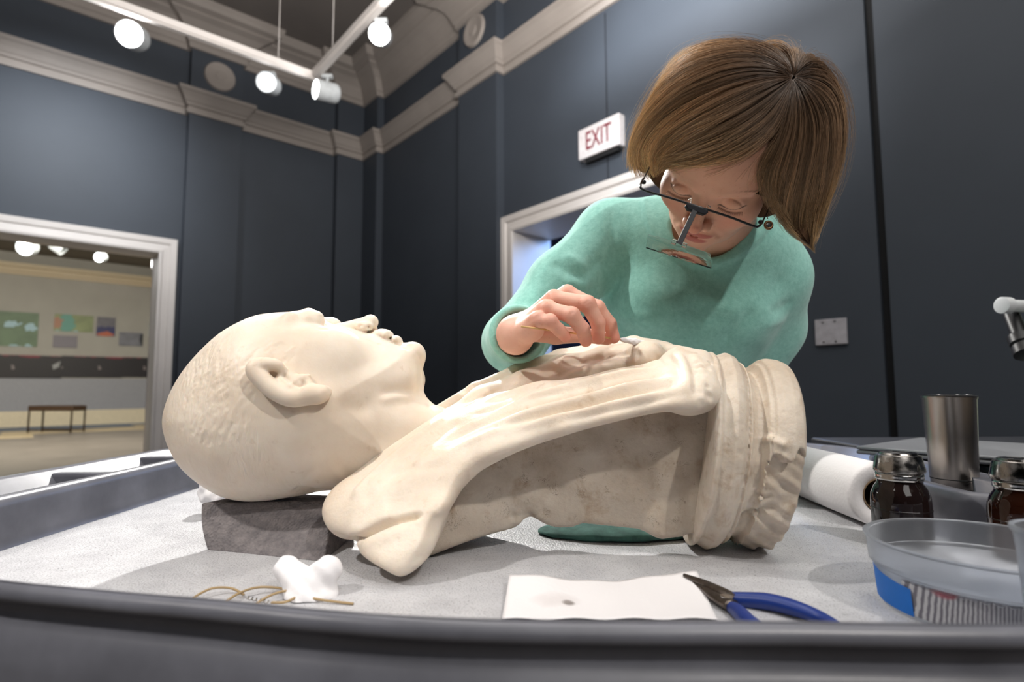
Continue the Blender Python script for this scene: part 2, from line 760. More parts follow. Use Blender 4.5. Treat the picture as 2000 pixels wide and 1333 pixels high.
def casing(name, axis, a, b, h, w, m):
    bm = bmesh.new()
    prof = [(0, .045), (.02, .05), (.035, .035), (.09, .03), (.1, .045), (w, .05)]
    # three sides, mitred: offset outward from the opening edge
    path = [(a, 0, -1, 0), (a, h, -1, 1), (b, h, 1, 1), (b, 0, 1, 0)]
    rings = []
    for c, z, ox, oz in path:
        rg = []
        full = [(-.004, -.30 if axis == 't' else -.43), (-.004, .04)]+prof+[(w, 0)]
        for o, d in full:
            q = (c+ox*o, d, z+oz*o) if axis == 't' else (d, c+ox*o, z+oz*o)
            rg.append(bm.verts.new(RM @ Vector(q)))
        rings.append(rg)
    for r0, r1 in zip(rings, rings[1:]):
        for k in range(len(r0)-1):
            bm.faces.new((r0[k], r0[k+1], r1[k+1], r1[k]))
    return struct(bm_obj(name, bm, m))


casing('door_1', 't', D1a, D1b, D1h, .155, M_casing)
casing('door_2', 's', D2a, D2b, D2h, .15, M_casing)

# glazed leaf in the left doorway (faint reflections in the photograph)
tg = NT('clear_door_glass')
_tr = tg.n('ShaderNodeBsdfTransparent')
_tr.inputs[0].default_value = (.97, .98, .97, 1)
_gl = tg.n('ShaderNodeBsdfGlossy')
_gl.inputs['Roughness'].default_value = .02
_fr = tg.n('ShaderNodeFresnel')
_fr.inputs[0].default_value = 1.03
_mx = tg.n('ShaderNodeMixShader')
tg.l(_fr.outputs[0], _mx.inputs[0])
tg.l(_tr.outputs[0], _mx.inputs[1])
tg.l(_gl.outputs[0], _mx.inputs[2])
tg.l(_mx.outputs[0], tg.t.nodes['Material Output'].inputs['Surface'])
gl = struct(rbox('door_3', (D1a+.03, -.2, .02), (D1b-.03, -.19, D1h-.02), tg.m))

# exit sign
ex = thing('exit_sign', RM @ Vector((.03, 3.98, 2.99)), 'white exit sign with dark red letters high on the slate wall above the doorway', 'sign')
rbox('sign_box', (0, 3.79, 2.875), (.07, 4.19, 3.115), plain('sign_white', (226, 222, 224), .4), ex, .006)
rbox('mounting_plate', (.002, 3.84, 2.845), (.05, 4.16, 2.874), M_dark, ex)
M_red = plain('exit_red', (128, 30, 50), .5)
fc = bpy.data.curves.new('t', 'FONT')
fc.body = 'EXIT'
fc.size = .2
fc.extrude = .002
fc.align_x = 'CENTER'
fc.align_y = 'CENTER'
to = bpy.data.objects.new('t', fc)
COL.objects.link(to)
bpy.context.view_layer.update()
tm = bpy.data.meshes.new_from_object(to)
COL.objects.unlink(to)
# letters: text x -> +t, text y -> z, facing +s
TM = RM @ Matrix(((0, 0, 1, .072), (.62, 0, 0, 3.99), (0, 1.02, 0, 2.995), (0, 0, 0, 1)))
tm.transform(TM)
link('letters', tm, M_red, ex)

# blank cover plate on the right wall
wp = thing('wall_plate', RM @ Vector((.005, 5.53, 1.395)), 'white rectangular blank cover plate low on the wall right of the woman', 'wall plate')
rbox('plate', (.001, 5.448, 1.327), (.014, 5.606, 1.465), plain('plate_white', (190, 188, 194), .4), wp, .003)
for tt, zz in ((5.49, 1.45), (5.55, 1.45), (5.49, 1.342), (5.55, 1.342)):
    lathe('screw', [(.005, 0), (.005, .003), (.001, .0035)], M_chrome, wp, 10, RM @ axis_matrix((.014, tt, zz), (1, 0, 0)))

# ------------------------------------------------------------------ blue-lit side room behind the right doorway
struct(rbox('wall_blue', (-3.2, -.3, 0), (-3.0, 8, 4), plain('dark_blue_wall', (40, 56, 92), .7)))
struct(rbox('ceiling_blue', (-3.2, -.3, 3.0), (-.46, 8, 3.1), plain('side_room_ceiling', (70, 80, 110), .8)))
light('AREA', 'side_room_light', RM @ Vector((-1.2, 4.0, 2.9)), RM @ Vector((-.7, 2.9, 1.0)), 75, (.28, .5, 1), 1.0)

# ------------------------------------------------------------------ far gallery beyond the left doorway
FG = -16.0
M_far = plain('pale_gallery_wall', (170, 166, 158), .7, var=.02, scale=2)
struct(rbox('wall_far', (-6, FG-.2, 0), (20, FG, 5.4), M_far))
struct(rbox('wall_far_side', (-6.2, FG, 0), (-6, -.35, 5.4), M_far))
struct(rbox('ceiling_far', (-6, FG, 5.3), (20, -.35, 5.4), plain('far_ceiling', (120, 112, 100), .8)))
M_fc = plain('cream_cornice', (205, 188, 160), .6, var=.02)
bm = bmesh.new()
add_box(bm, (-6, FG, 4.70), (20, FG+.14, 4.83), RM)
add_box(bm, (-6, FG, 4.83), (20, FG+.26, 4.95), RM)
add_box(bm, (-6, FG, 4.62), (20, FG+.07, 4.70), RM)
struct(bm_obj('trim_3', bm, M_fc))
struct(rbox('baseboard_far', (-6, FG, 0), (20, FG+.04, .47), plain('pale_baseboard', (222, 208, 180), .5)))
bm = bmesh.new()
add_box(bm, (-6, FG, .47), (20, FG+.02, 1.47), RM)
struct(bm_obj('trim_4', bm, plain('grey_wainscot', (150, 150, 156), .5)))
bm = bmesh.new()
for k in range(5):
    add_box(bm, (-3+k*3.0, FG+1.2+k*1.3, .001), (.6+k*3.0, FG+2.6+k*1.3, .004), RM)
struct(bm_obj('trim_5', bm, plain('pale_floor_inlay', (196, 176, 140), .35)))


def picture(name, base, blobs, sc=1.0):
    """flat printed picture: base colour and soft blobs, in the object's own coordinates"""
    t = NT(name)
    co = t.coord()
    nz = t.n('ShaderNodeTexNoise')
    nz.inputs['Scale'].default_value = 6*sc
    t.l(co, nz.inputs['Vector'])
    sep = t.n('ShaderNodeSeparateXYZ')
    t.l(co, sep.inputs[0])
    x = t.math('ADD', t.math('DIVIDE', sep.outputs[0], 1.5), t.math('MULTIPLY', t.math('SUBTRACT', nz.outputs['Fac'], .5), .25/sc))
    z = t.math('ADD', t.math('DIVIDE', sep.outputs[2], 1.5), t.math('MULTIPLY', t.math('SUBTRACT', nz.outputs['Fac'], .5), -.2/sc))
    cur = t.ramp(t.noise(3*sc, 4), [(.35, srgb(*[c*.88 for c in base])), (.65, srgb(*base))])
    for (cx, cz, rx, rz, c) in blobs:
        dx = t.math('DIVIDE', t.math('SUBTRACT', x, cx), rx)
        dz = t.math('DIVIDE', t.math('SUBTRACT', z, cz), rz)
        d = t.math('ADD', t.math('MULTIPLY', dx, dx), t.math('MULTIPLY', dz, dz))
        m = t.n('ShaderNodeMapRange')
        m.inputs[1].default_value = 1.15
        m.inputs[2].default_value = .85
        t.l(d, m.inputs[0])
        cur = t.mix(m.outputs[0], cur, srgb(*c))
    t.set(color=cur, rough=.5)
    return t.m


def poster(px0, py0, px1, py1, m, label, cat, name='wall_panel', th=.03, fr=None):
    def onwall(x, y):
        r = ray(x, y)
        nn = np.array([Nvec[0], Nvec[1]])
        o = np.array([CX, CY])+nn*(FG+th)
        k = (o@nn)/(r[:2]@nn)
        q = r*k
        return (q[:2]-np.array([CX, CY]))@(-Avec), q[2]+HC
    s0, z0 = onwall(px0, py0)
    s1, z1 = onwall(px1, py1)
    w, h = abs(s0-s1), abs(z0-z1)
    c = RM @ Vector(((s0+s1)/2, FG+.001, (z0+z1)/2))
    M3 = RM.to_3x3().to_4x4()
    bm = bmesh.new()
    add_box(bm, (-w/2, 0, -h/2), (w/2, th, h/2))
    o = bm_obj(name, bm, m)
    # seen from the room the s axis runs right to left
    o.matrix_world = Matrix.Translation(c) @ M3
    tag(o, label, cat)
    return o


MG = (104, 126, 96)
SEA = (160, 190, 200)
poster(-70, 603, 72, 678, picture('large_map', MG, [(-.15, .1, .12, .06, SEA), (-.45, .05, .1, .08, SEA), (.25, -.1, .14, .1, SEA), (-.3, -.4, .35, .07, SEA), (.5, .1, .2, .12, SEA)]), 'large green map panel with pale blue seas on the far gallery wall', 'map')
poster(107, 613, 181, 650, picture('small_map', (140, 150, 104), [(0, -.28, .8, .1, (160, 196, 204)), (-.05, .3, .5, .06, SEA), (.12, .0, .13, .20, (96, 150, 136)), (.29, -.02, .09, .12, (166, 118, 92))], 1.4), 'small map panel with teal and orange areas right of the large map', 'map')
poster(190, 619, 224, 658, picture('night_picture', (112, 108, 116), [(0, -.10, .4, .10, (40, 40, 90)), (0, -.17, .15, .05, (180, 92, 60))], 2), 'small grey panel with a glowing night picture right of the small map', 'picture')
poster(104, 655, 150, 680, plain('text_panel', (122, 116, 124), .5, var=.1), 'plain grey text panel below the small map', 'text panel')
poster(233, 649, 278, 677, picture('grey_picture', (124, 124, 132), [(-.3, 0, .14, .2, (24, 26, 30)), (-.3, .17, .14, .05, (190, 196, 200))], 2), 'grey text panel with a small dark photograph, rightmost on the far wall', 'text panel')
pal = []
random.seed(5)
for k in range(12):
    pal.append((random.uniform(-2.3, 2.3), random.uniform(-.35, .1), random.uniform(.03, .07), random.uniform(.03, .06), random.choice([(120, 110, 110), (80, 110, 170), (150, 150, 150), (90, 40, 50)])))
M_tl = picture('timeline_print', (26, 18, 22), [(0, .32, 9, .1, (78, 50, 60)), (-1.5, .24, 1.9, .03, (120, 24, 44))]+pal)
xs = [(-110, 119), (121.5, 238.5), (240.5, 300)]
for k, (a_, b_) in enumerate(xs):
    lab = ['long dark timeline panel with small pictures, leftmost section under the maps', 'long dark timeline panel, middle section under the small map', 'short dark timeline panel with a blue picture, section next to the door casing'][k]
    o = poster(a_, 690+(a_+110)*.022, b_, 739-(b_-119)*.01, M_tl, lab, 'timeline panel', 'timeline_panel', .05)
    o['group'] = 'timeline panels along the far wall'

# bench
bq = PZ(95, 846, 0)
bs = thing('gallery_bench', bq, 'low dark bench with thin metal legs in the far gallery', 'bench')
Mb = Matrix.Translation(Vector(bq)) @ Matrix.Rotation(-.06, 4, 'Z')
M_br = plain('brown_leather', (66, 48, 34), .5)
M_brm = plain('bronze_metal', (74, 58, 44), .35, metal=.7)
box('seat', (-.62, 0, .56), (.62, .45, .70), M_br, bs, Mb, .02)
for sx in (-.6, .57):
    for sy in (.0, .42):
        box('leg', (sx, sy, 0), (sx+.03, sy+.03, .56), M_brm, bs, Mb)
box('rail', (-.6, .0, .05), (.6, .03, .08), M_brm, bs, Mb)
box('rail', (-.6, .42, .05), (.6, .45, .08), M_brm, bs, Mb)

light('AREA', 'far_gallery_light', RM @ Vector((4, -9, 5.2)), RM @ Vector((4, -11, 0)), 1650, (1, .94, .84), 7.0, size_y=9)

# ------------------------------------------------------------------ tracks and lamps
M_glow = emis('lamp_glow', (1, 1, 1), 60)
M_glow2 = emis('lamp_glow_soft', (1, 1, 1), 14)
M_lampw = plain('lamp_white', (200, 205, 208), .4)
ZT = 3.8


def track(name, p, q, label):
    p, q = Vector(p), Vector(q)
    d = (q-p).normalized()
    sd = d.cross(Vector((0, 0, 1)))
    t = thing(name, (p+q)/2, label, 'light track')
    bm = bmesh.new()
    for (w, z0, z1) in ((.034, 0, .05), (.02, -.012, 0)):
        vs = []
        for e in (p, q):
            for a, b in ((-w, z0), (w, z0), (w, z1), (-w, z1)):
                vs.append(bm.verts.new(e+sd*a+Vector((0, 0, b))))
        for f in ((0, 1, 2, 3), (7, 6, 5, 4), (0, 4, 5, 1), (1, 5, 6, 2), (2, 6, 7, 3), (3, 7, 4, 0)):
            bm.faces.new([vs[i] for i in f])
    bm_obj('rail', bm, M_casing, t)
    L = (q-p).length
    for k in range(int(L/1.6)+1):
        c = p+d*(.35+k*1.6)
        tube('hanger_rod', [c+Vector((0, 0, .05)), Vector((c.x, c.y, ZC))], .003, M_casing, t, 6)
    return t


J = PZ(612, 154, ZT)
a3 = Vector((-Avec[0], -Avec[1], 0))
n3 = Vector((Nvec[0], Nvec[1], 0))
track('ceiling_track', Vector(J)+a3*-.05, Vector(J)+a3*4.5, 'long pale ceiling track running along the left wall')
track('ceiling_track', Vector(J)+n3*.05, Vector(J)+n3*6.0, 'pale ceiling track branching towards the right, with the starry lamp')


def lamp(px, py, z, aim, R, L, label, glow, inner=.85, side=False):
    c = Vector(PZ(px, py, z))
    d = Vector(aim).normalized()
    t = thing('track_spotlight', c, label, 'spotlight', 'track spotlights in the gallery')
    M = axis_matrix(c, d)
    lathe('housing', [(R*.35, -L), (R*.8, -L*.98), (R*.95, -L*.9), (R, -L*.8), (R, 0), (R*.93, 0), (R*.88, -.02), (R*.5, -.05)], M_lampw, t, 32, M, True, False)
    lathe('lamp_face', [(R*inner, -.006), (R*inner*.5, -.004), (.001, -.003)], glow, t, 32, M, False, True)
    top = c-d*L*.5
    tube('stem', [top+Vector((0, 0, R*.9)), Vector((top.x, top.y, ZT))], .012, M_lampw, t, 8)
    box('adapter', (-.045, -.02, -.03), (.045, .02, .0), M_lampw, t, Matrix.Translation(Vector((top.x, top.y, ZT))))
    return t


lamp(252, 66, 3.72, (.25, -1, -.38), .096, .17, 'bright white spotlight on the long track, nearest the top left corner', M_glow, .93)
lamp(520, 160, 3.67, (.12, -1, -.30), .085, .18, 'white spotlight with ringed face on the long track, second from the left', M_glow2, .6)
lamp(616, 174, 3.64, (-.93, -.75, -.10), .085, .2, 'white cylindrical spotlight seen side-on where the two tracks meet', M_glow2, .9)
lamp(741, 66, 3.64, (.1, -1, -.5), .078, .17, 'blazing spotlight with star-shaped glare on the branching track', M_glow, .93)
# lamps in the far gallery
ZT2 = ZT


def flamp(px, py, z, R, L, aim, glow, label):
    c = Vector(PZ(px, py, z))
    d = Vector(aim).normalized()
    t = thing('gallery_spotlight', c, label, 'spotlight', 'spotlights in the far gallery')
    M = axis_matrix(c, d)
    lathe('housing', [(R*.4, -L), (R, -L*.9), (R, 0), (R*.9, 0), (R*.8, -.02)], M_lampw, t, 24, M, True, False)
    if glow:
        lathe('lamp_face', [(R*.85, -.005), (.001, -.003)], glow, t, 24, M, False, True)
    return t


flamp(48, 484, 3.75, .15, .2, (.2, -1, -.35), M_glow, 'blazing white spotlight in the far gallery, leftmost through the doorway')
flamp(124, 490, 3.72, .11, .22, (1, .4, -.8), None, 'unlit white spotlight pointing down, between two lit ones in the far gallery')
flamp(193, 503, 3.62, .09, .14, (.1, -1, -.3), M_glow, 'small bright spotlight in the far gallery, nearest the door casing')
flamp(194, 486, 3.86, .10, .05, (0, -.3, -1), None, 'shallow white disc lamp directly above the small bright spotlight')
# ------------------------------------------------------------------ cart with moulded tray
ZF = .92      # top of the white foam sheet
ZR = .977     # rim
inner = [(-.583, 1.10, 1), (-.583, .88, 1), (-.583, .68, 1), (-.575, .58, .7), (-.52, .485, .2), (-.44, .43, 0), (-.342, .389, 0), (-.25, .366, 0),
         (-.169, .349, 0), (-.10, .333, 0), (-.029, .3215, 0), (.05, .317, 0), (.137, .3155, 0), (.27, .311, 0), (.40, .32, 0), (.50, .36, .1), (.56, .43, .2), (.59, .52, .3), (.590, .61, .5),
         (.545, .650, .9), (.519, .675, 1), (.523, .76, 1), (.535, .9, 1), (.556, 1.07, 1), (.54, 1.12, 1), (.50, 1.14, 1), (.2, 1.145, 1), (-.2, 1.145, 1), (-.53, 1.145, 1), (-.57, 1.13, 1)]
loop = crom([(a, b, c) for a, b, c in inner], 5, True)
LN = len(loop)
nrm = []
for i in range(LN):
    d = loop[(i+1) % LN, :2]-loop[i-1, :2]
    d = d/np.linalg.norm(d)
    nrm.append((-d[1], d[0]) if False else (d[1]*-1, d[0]*1))
nrm = np.array(nrm)
cen = loop[:, :2].mean(0)
for i in range(LN):
    if nrm[i]@(loop[i, :2]-cen) < 0:
        nrm[i] *= -1
for _ in range(3):
    nrm = (np.roll(nrm, 1, 0)+nrm*2+np.roll(nrm, -1, 0))
    nrm /= np.linalg.norm(nrm, axis=1)[:, None]


def rim_prof(k):
    k = min(max(k, 0), 1)
    w = .018+.112*k
    c = .977-.016*k
    return [(-.012, .903), (-.004, .93), (0, .966), (.003, .974), (.008, .978), (.012, .979-.001*k), (.0105+.013*k, .9785-.002*k), (.011+.022*k, c+.0015*(1-k)), (w-.007-.035*k, c+.0015*(1-k)),
            (w-.006-.022*k, .9785+.002*k), (w-.004-.006*k, .978+.004*k), (w-.001, .976+.004*k), (w, .972), (w-.001, .969), (w-.008, .966), (w-.009, .957), (w-.005, .952), (w-.001, .946), (w+.002, .93), (w+.006, .84), (w+.004, .70)]


bm = bmesh.new()
rings = []
for i in range(LN):
    k = loop[i, 2]
    rings.append([bm.verts.new((loop[i, 0]+nrm[i, 0]*o, loop[i, 1]+nrm[i, 1]*o, z)) for o, z in rim_prof(k)])
for i in range(LN):
    a, b = rings[i], rings[(i+1) % LN]
    for j in range(len(a)-1):
        bm.faces.new((a[j], a[j+1], b[j+1], b[j]))
bm.faces.new([r[0] for r in rings])
cart = thing('utility_cart', (0, .75, 0), 'grey moulded plastic utility cart with rimmed tray under the marble bust', 'cart')
bm_obj('tray', bm, M_cart, cart, smooth=True)
for (x, y) in ((-.6, 1.14), (.57, 1.14), (-.5, .56), (.5, .47)):
    lathe('leg', [(.03, .13), (.03, .90)], M_cart, cart, 16, Matrix.Translation((x*.92, y, 0)))
    Mw = Matrix.Translation((x*.92, y, 0))
    lathe('caster', [(.035, -.014), (.055, -.012), (.06, 0), (.055, .012), (.035, .014)], M_dark, cart, 24, Mw @ axis_matrix((0, 0, .06), (1, 0, 0)))
    box('caster_fork', (-.02, -.02, .055), (.02, .02, .135), M_chrome, cart, Mw)
box('lower_shelf', (-.56, .50, .30), (.52, 1.12, .34), M_cart, cart, bevel=.01)
# ribs across the rim channel
for (x, y) in ((-.64, .86), (-.64, 1.06)):
    box('channel_rib', (x-.052, y-.012, .955), (x+.045, y+.012, .977), M_cart, cart, bevel=.004)

# foam sheet lining the tray
tf = NT('white_foam_sheet')
v = tf.n('ShaderNodeTexVoronoi')
v.inputs['Scale'].default_value = 420
tf.l(tf.coord(), v.inputs['Vector'])
h = tf.math('ADD', tf.math('MULTIPLY', v.outputs['Distance'], .8), tf.math('MULTIPLY', tf.noise(40, 3), .9))
tf.bump(h, .7, .0012)
sp_ = tf.noise(650, 1)
tf.set(color=tf.ramp(tf.noise(25), [(.3, srgb(176, 176, 180)), (.7, srgb(196, 196, 199))]), rough=tf.ramp(sp_, [(.5, (.5, .5, .5, 1)), (.7, (.12, .12, .12, 1))]), spec=.7)
bm = bmesh.new()
NRI = 46
rr = []
ctr = np.array([.0, .72])
for j in range(NRI):
    f = 1-j/NRI
    ring = []
    for i in range(LN):
        q = loop[i, :2]-nrm[i]*.003
        x, y = ctr+(q-ctr)*f
        z = ZF+.0016*math.sin(x*21+y*7)*math.sin(y*17-1)*min(1, 6*(1-f)+.0)
        ring.append(bm.verts.new((x, y, z)))
    rr.append(ring)
for a, b in zip(rr, rr[1:]):
    for i in range(LN):
        bm.faces.new((a[i], a[(i+1) % LN], b[(i+1) % LN], b[i]))
bm.faces.new(rr[-1])
low = [bm.verts.new((v_.co.x, v_.co.y, ZF-.012)) for v_ in rr[0]]
for i in range(LN):
    bm.faces.new((low[i], low[(i+1) % LN], rr[0][(i+1) % LN], rr[0][i]))
o = bm_obj('foam_sheet', bm, tf.m, smooth=True)
tag(o, 'white closed-cell foam sheet lining the cart tray under the bust', 'foam sheet')

# grey foam block under the head
tb = NT('grey_foam')
vv = tb.n('ShaderNodeTexVoronoi')
vv.inputs['Scale'].default_value = 330
tb.l(tb.coord(), vv.inputs['Vector'])
tb.bump(tb.math('ADD', vv.outputs['Distance'], tb.math('MULTIPLY', tb.noise(60, 4), 1.6)), .9, .0016)
tb.set(color=tb.ramp(tb.noise(90), [(.3, srgb(104, 100, 102)), (.7, srgb(134, 128, 128))]), rough=.95, spec=.2)
fl, fr_, br_ = PZ(405, 1076, ZF), PZ(632, 1098, ZF), PZ(676, 1062, ZF)
bl = fl+(br_-fr_)+np.array([.012, .03, 0])
br_ = br_+np.array([.0, .03, 0])
tl, tr = PZ(393, 984, .968), PZ(638, 978, .968)
tbr, tbl = br_+np.array([.0, 0, .048]), bl+np.array([-.004, 0, .048])
bm = bmesh.new()
NB = 14


def lerp(a, b, t):
    return a+(b-a)*t


def bpt(u, v_, w):
    b0 = lerp(lerp(fl, fr_, u), lerp(bl, br_, u), v_)
    t0 = lerp(lerp(tl, tr, u), lerp(tbl, tbr, u), v_)
    q = lerp(b0, t0, w)
    bulge = .003*math.sin(w*math.pi)
    q = q+np.array([(-1 if u < .5 else 1)*0, 0, 0])
    if w > .5:   # pressed down by the head
        q[2] -= .006*math.exp(-((u-.45)**2+(v_-.55)**2)/.08)*(w-.5)*2
    q[0] += bulge*(2*u-1)
    return q


def face_grid(bm, fn, n, m_):
    g = [[bm.verts.new(fn(i/n, j/m_)) for j in range(m_+1)] for i in range(n+1)]
    for i in range(n):
        for j in range(m_):
            bm.faces.new((g[i][j], g[i+1][j], g[i+1][j+1], g[i][j+1]))


for fn in (lambda a, b: bpt(a, 0, b), lambda a, b: bpt(a, 1, b), lambda a, b: bpt(0, a, b), lambda a, b: bpt(1, a, b), lambda a, b: bpt(a, b, 0), lambda a, b: bpt(a, b, 1)):
    face_grid(bm, fn, NB, NB)
bmesh.ops.remove_doubles(bm, verts=bm.verts, dist=1e-5)
o = bm_obj('foam_block', bm, tb.m, bevel=.003)
tag(o, 'dark grey foam block cushioning the back of the marble head', 'foam block')

# white tissue behind the block
tw = NT('white_cotton')
tw.bump(tw.noise(220, 5), .5, .001)
M_cotton = tw.set(color=srgb(236, 234, 236), rough=.9, sss=.2, sssr=(.02, .02, .02), ssss=.2)


def f_tissue(p):
    d = ell(p, P(412, 948, .86), (.016, .02, .014))
    d = smin(d, ell(p, P(430, 968, .85), (.03, .02, .013)), .008)
    d = smin(d, ell(p, P(455, 985, .87), (.03, .03, .016)), .01)
    return d+.0025*np.sin(p[:, 0]*260)*np.sin(p[:, 2]*300)


V, F = surface(f_tissue, (-.52, .80, .90), (-.36, .93, 1.0), .0022)
V[:, 2] = np.maximum(V[:, 2], ZF+.0005)
o = link('crumpled_tissue', mesh_np('crumpled_tissue', V, F), M_cotton)
tag(o, 'crumpled white tissue behind the grey foam block', 'tissue')

# cotton wad in front


def f_wad(p):
    c = P(603, 1160, .515)
    d = cone(p, c, P(562, 1112, .525), .015, .0115)
    d = smin(d, cone(p, c, P(640, 1114, .515), .016, .0125), .010)
    d = smin(d, ell(p, P(612, 1166, .51), (.022, .016, .010)), .008)
    return d+.0009*np.sin(p[:, 0]*330+p[:, 2]*150)*np.sin(p[:, 1]*300+p[:, 2]*200)


V, F = surface(f_wad, (-.24, .46, .90), (-.13, .57, .98), .0016)
V[:, 2] = np.maximum(V[:, 2], ZF+.0005)
o = link('cotton_wad', mesh_np('cotton_wad', V, F), M_cotton)
tag(o, 'white two-lobed cotton wad on the foam sheet in front of the foam block', 'cotton wad')

# loose coil of tan string with a small spring, by the near rim
M_tan = plain('tan_string', (160, 136, 98), .6)
st = thing('string_coil', PZ(540, 1160, ZF), 'loose loop of thin tan string lying left of the cotton wad', 'string')
for k, pth in enumerate([[(360, 1180, .922), (395, 1158, .924), (420, 1149, .925), (452, 1150, .923), (476, 1162, .922)],
                         [(440, 1176, .922), (470, 1158, .924), (505, 1148, .9245), (548, 1150, .924), (585, 1162, .923), (625, 1172, .923), (690, 1180, .922)],
                         [(500, 1180, .923), (530, 1163, .925), (560, 1155, .926), (585, 1160, .924), (560, 1176, .923), (530, 1178, .922)]]):
    tube('strand', crom([PZ(*q) for q in pth], 8), .0011, M_tan, st, 8)
hx = [PZ(482+i*1.1, 1168+i*.25+2.6*math.cos(i*.9), .9235)+np.array([0, .002*math.sin(i*.9), 0]) for i in range(40)]
tube('spring', hx, .0006, M_chrome, st, 6)

# paper towel sheet
tp = NT('paper_towel')
br2 = tp.n('ShaderNodeTexVoronoi')
br2.inputs['Scale'].default_value = 260
tp.l(tp.coord(), br2.inputs['Vector'])
tp.bump(br2.outputs['Distance'], .35, .0006)
M_paper = tp.set(color=srgb(228, 225, 226), rough=.85)
ts = NT('stained_paper_towel')
c0 = ts.coord()
sx_ = ts.n('ShaderNodeSeparateXYZ')
ts.l(c0, sx_.inputs[0])
v3 = ts.n('ShaderNodeTexVoronoi')
v3.inputs['Scale'].default_value = 260
ts.l(c0, v3.inputs['Vector'])
ts.bump(v3.outputs['Distance'], .35, .0006)
stain = PZ(1115, 1186, ZF)


def blobm(t, sep, cx, cy, rx, ry):
    dx = t.math('DIVIDE', t.math('SUBTRACT', sep.outputs[0], cx), rx)
    dy = t.math('DIVIDE', t.math('SUBTRACT', sep.outputs[1], cy), ry)
    d = t.math('ADD', t.math('MULTIPLY', dx, dx), t.math('MULTIPLY', dy, dy))
    d = t.math('ADD', d, t.math('MULTIPLY', t.noise(90), .9))
    m = t.n('ShaderNodeMapRange')
    m.inputs[1].default_value = 1.5
    m.inputs[2].default_value = .6
    t.l(d, m.inputs[0])
    return m.outputs[0]


cc = ts.mix(blobm(ts, sx_, stain[0]-.002, stain[1], .006, .007), srgb(228, 225, 226), srgb(110, 104, 100))
cc = ts.mix(ts.math('MULTIPLY', blobm(ts, sx_, stain[0]-.012, stain[1]+.006, .022, .016), .35), cc, srgb(190, 180, 178))
ts.set(color=cc, rough=.85)
A_, B_, C_, D_ = PZ(995, 1145, ZF), PZ(1362, 1140, ZF), PZ(1402, 1215, ZF), PZ(980, 1215, ZF)


def pt_sheet(u, v_):
    q = lerp(lerp(D_, C_, u), lerp(A_, B_, u), v_)
    q = q.copy()
    q[2] = ZF+.0025+v_**2*.008*(.55+.45*math.cos(u*6.28))+.0007*math.sin(u*23+v_*4)
    return q


bm = bmesh.new()
face_grid(bm, pt_sheet, 44, 20)
o = bm_obj('paper_towel_sheet', bm, ts.m, smooth=True)
sd = o.modifiers.new('thick', 'SOLIDIFY')
sd.thickness = .0006
tag(o, 'white paper towel sheet with a grey smudge, lying in front of the bust', 'paper towel')

# cutters with blue grips
pl = thing('cutting_pliers', PZ(1440, 1185, ZF), 'small cutting pliers with dark steel jaws and blue grips right of the paper towel', 'pliers')
M_steel = plain('dark_steel', (96, 88, 82), .35, metal=.9, var=.15, scale=200)
M_blue = plain('blue_grip', (28, 54, 128), .35)


def bar(name, pts, ws, hs, m, parent):
    """flattened tapered bar through points: ws half widths in plane, hs half heights"""
    pts = crom(np.c_[np.array(pts), np.array(ws), np.array(hs)], 8)
    bm = bmesh.new()
    rg = []
    for i in range(len(pts)):
        p = Vector(pts[i, :3])
        d = (Vector(pts[min(i+1, len(pts)-1), :3])-Vector(pts[max(i-1, 0), :3])).normalized()
        sdv = d.cross(Vector((0, 0, 1))).normalized()
        up = sdv.cross(d)
        rg.append([bm.verts.new(p+sdv*(math.cos(t)*pts[i, 3])+up*(math.sin(t)*pts[i, 4])) for t in [2*math.pi*k/16 for k in range(16)]])
    for a, b in zip(rg, rg[1:]):
        for k in range(16):
            bm.faces.new((a[k], a[(k+1) % 16], b[(k+1) % 16], b[k]))
    bm.faces.new(rg[0])
    bm.faces.new(rg[-1][::-1])
    return bm_obj(name, bm, m, parent, smooth=True)


zz = ZF+.006
bar('jaw', [PZ(1336, 1124, zz+.004), PZ(1375, 1140, zz+.003), PZ(1410, 1158, zz+.002), PZ(1434, 1172, zz)], [.0015, .004, .006, .007], [.0015, .003, .004, .0045], M_steel, pl)
bar('jaw', [PZ(1340, 1128, zz+.001), PZ(1372, 1150, zz), PZ(1398, 1168, zz), PZ(1430, 1184, zz)], [.0012, .003, .005, .007], [.0015, .003, .004, .0045], M_steel, pl)
lathe('pivot', [(.0055, 0), (.0055, .0015), (.003, .0022)], M_chrome, pl, 20, Matrix.Translation(Vector(PZ(1420, 1168, zz+.003))))
bar('handle', [PZ(1424, 1168, zz), PZ(1450, 1172, zz), PZ(1500, 1176, zz+.002), PZ(1550, 1188, zz+.002), PZ(1600, 1207, zz), PZ(1640, 1228, zz)], [.005, .006, .0068, .0068, .006, .0045], [.0045, .006, .0065, .006, .005, .004], M_blue, pl)
bar('handle', [PZ(1428, 1186, zz-.001), PZ(1442, 1196, zz-.001), PZ(1465, 1218, zz-.001), PZ(1510, 1245, zz-.001), PZ(1560, 1270, zz-.001)], [.005, .006, .0062, .006, .0045], [.0045, .0058, .0058, .005, .004], M_blue, pl)

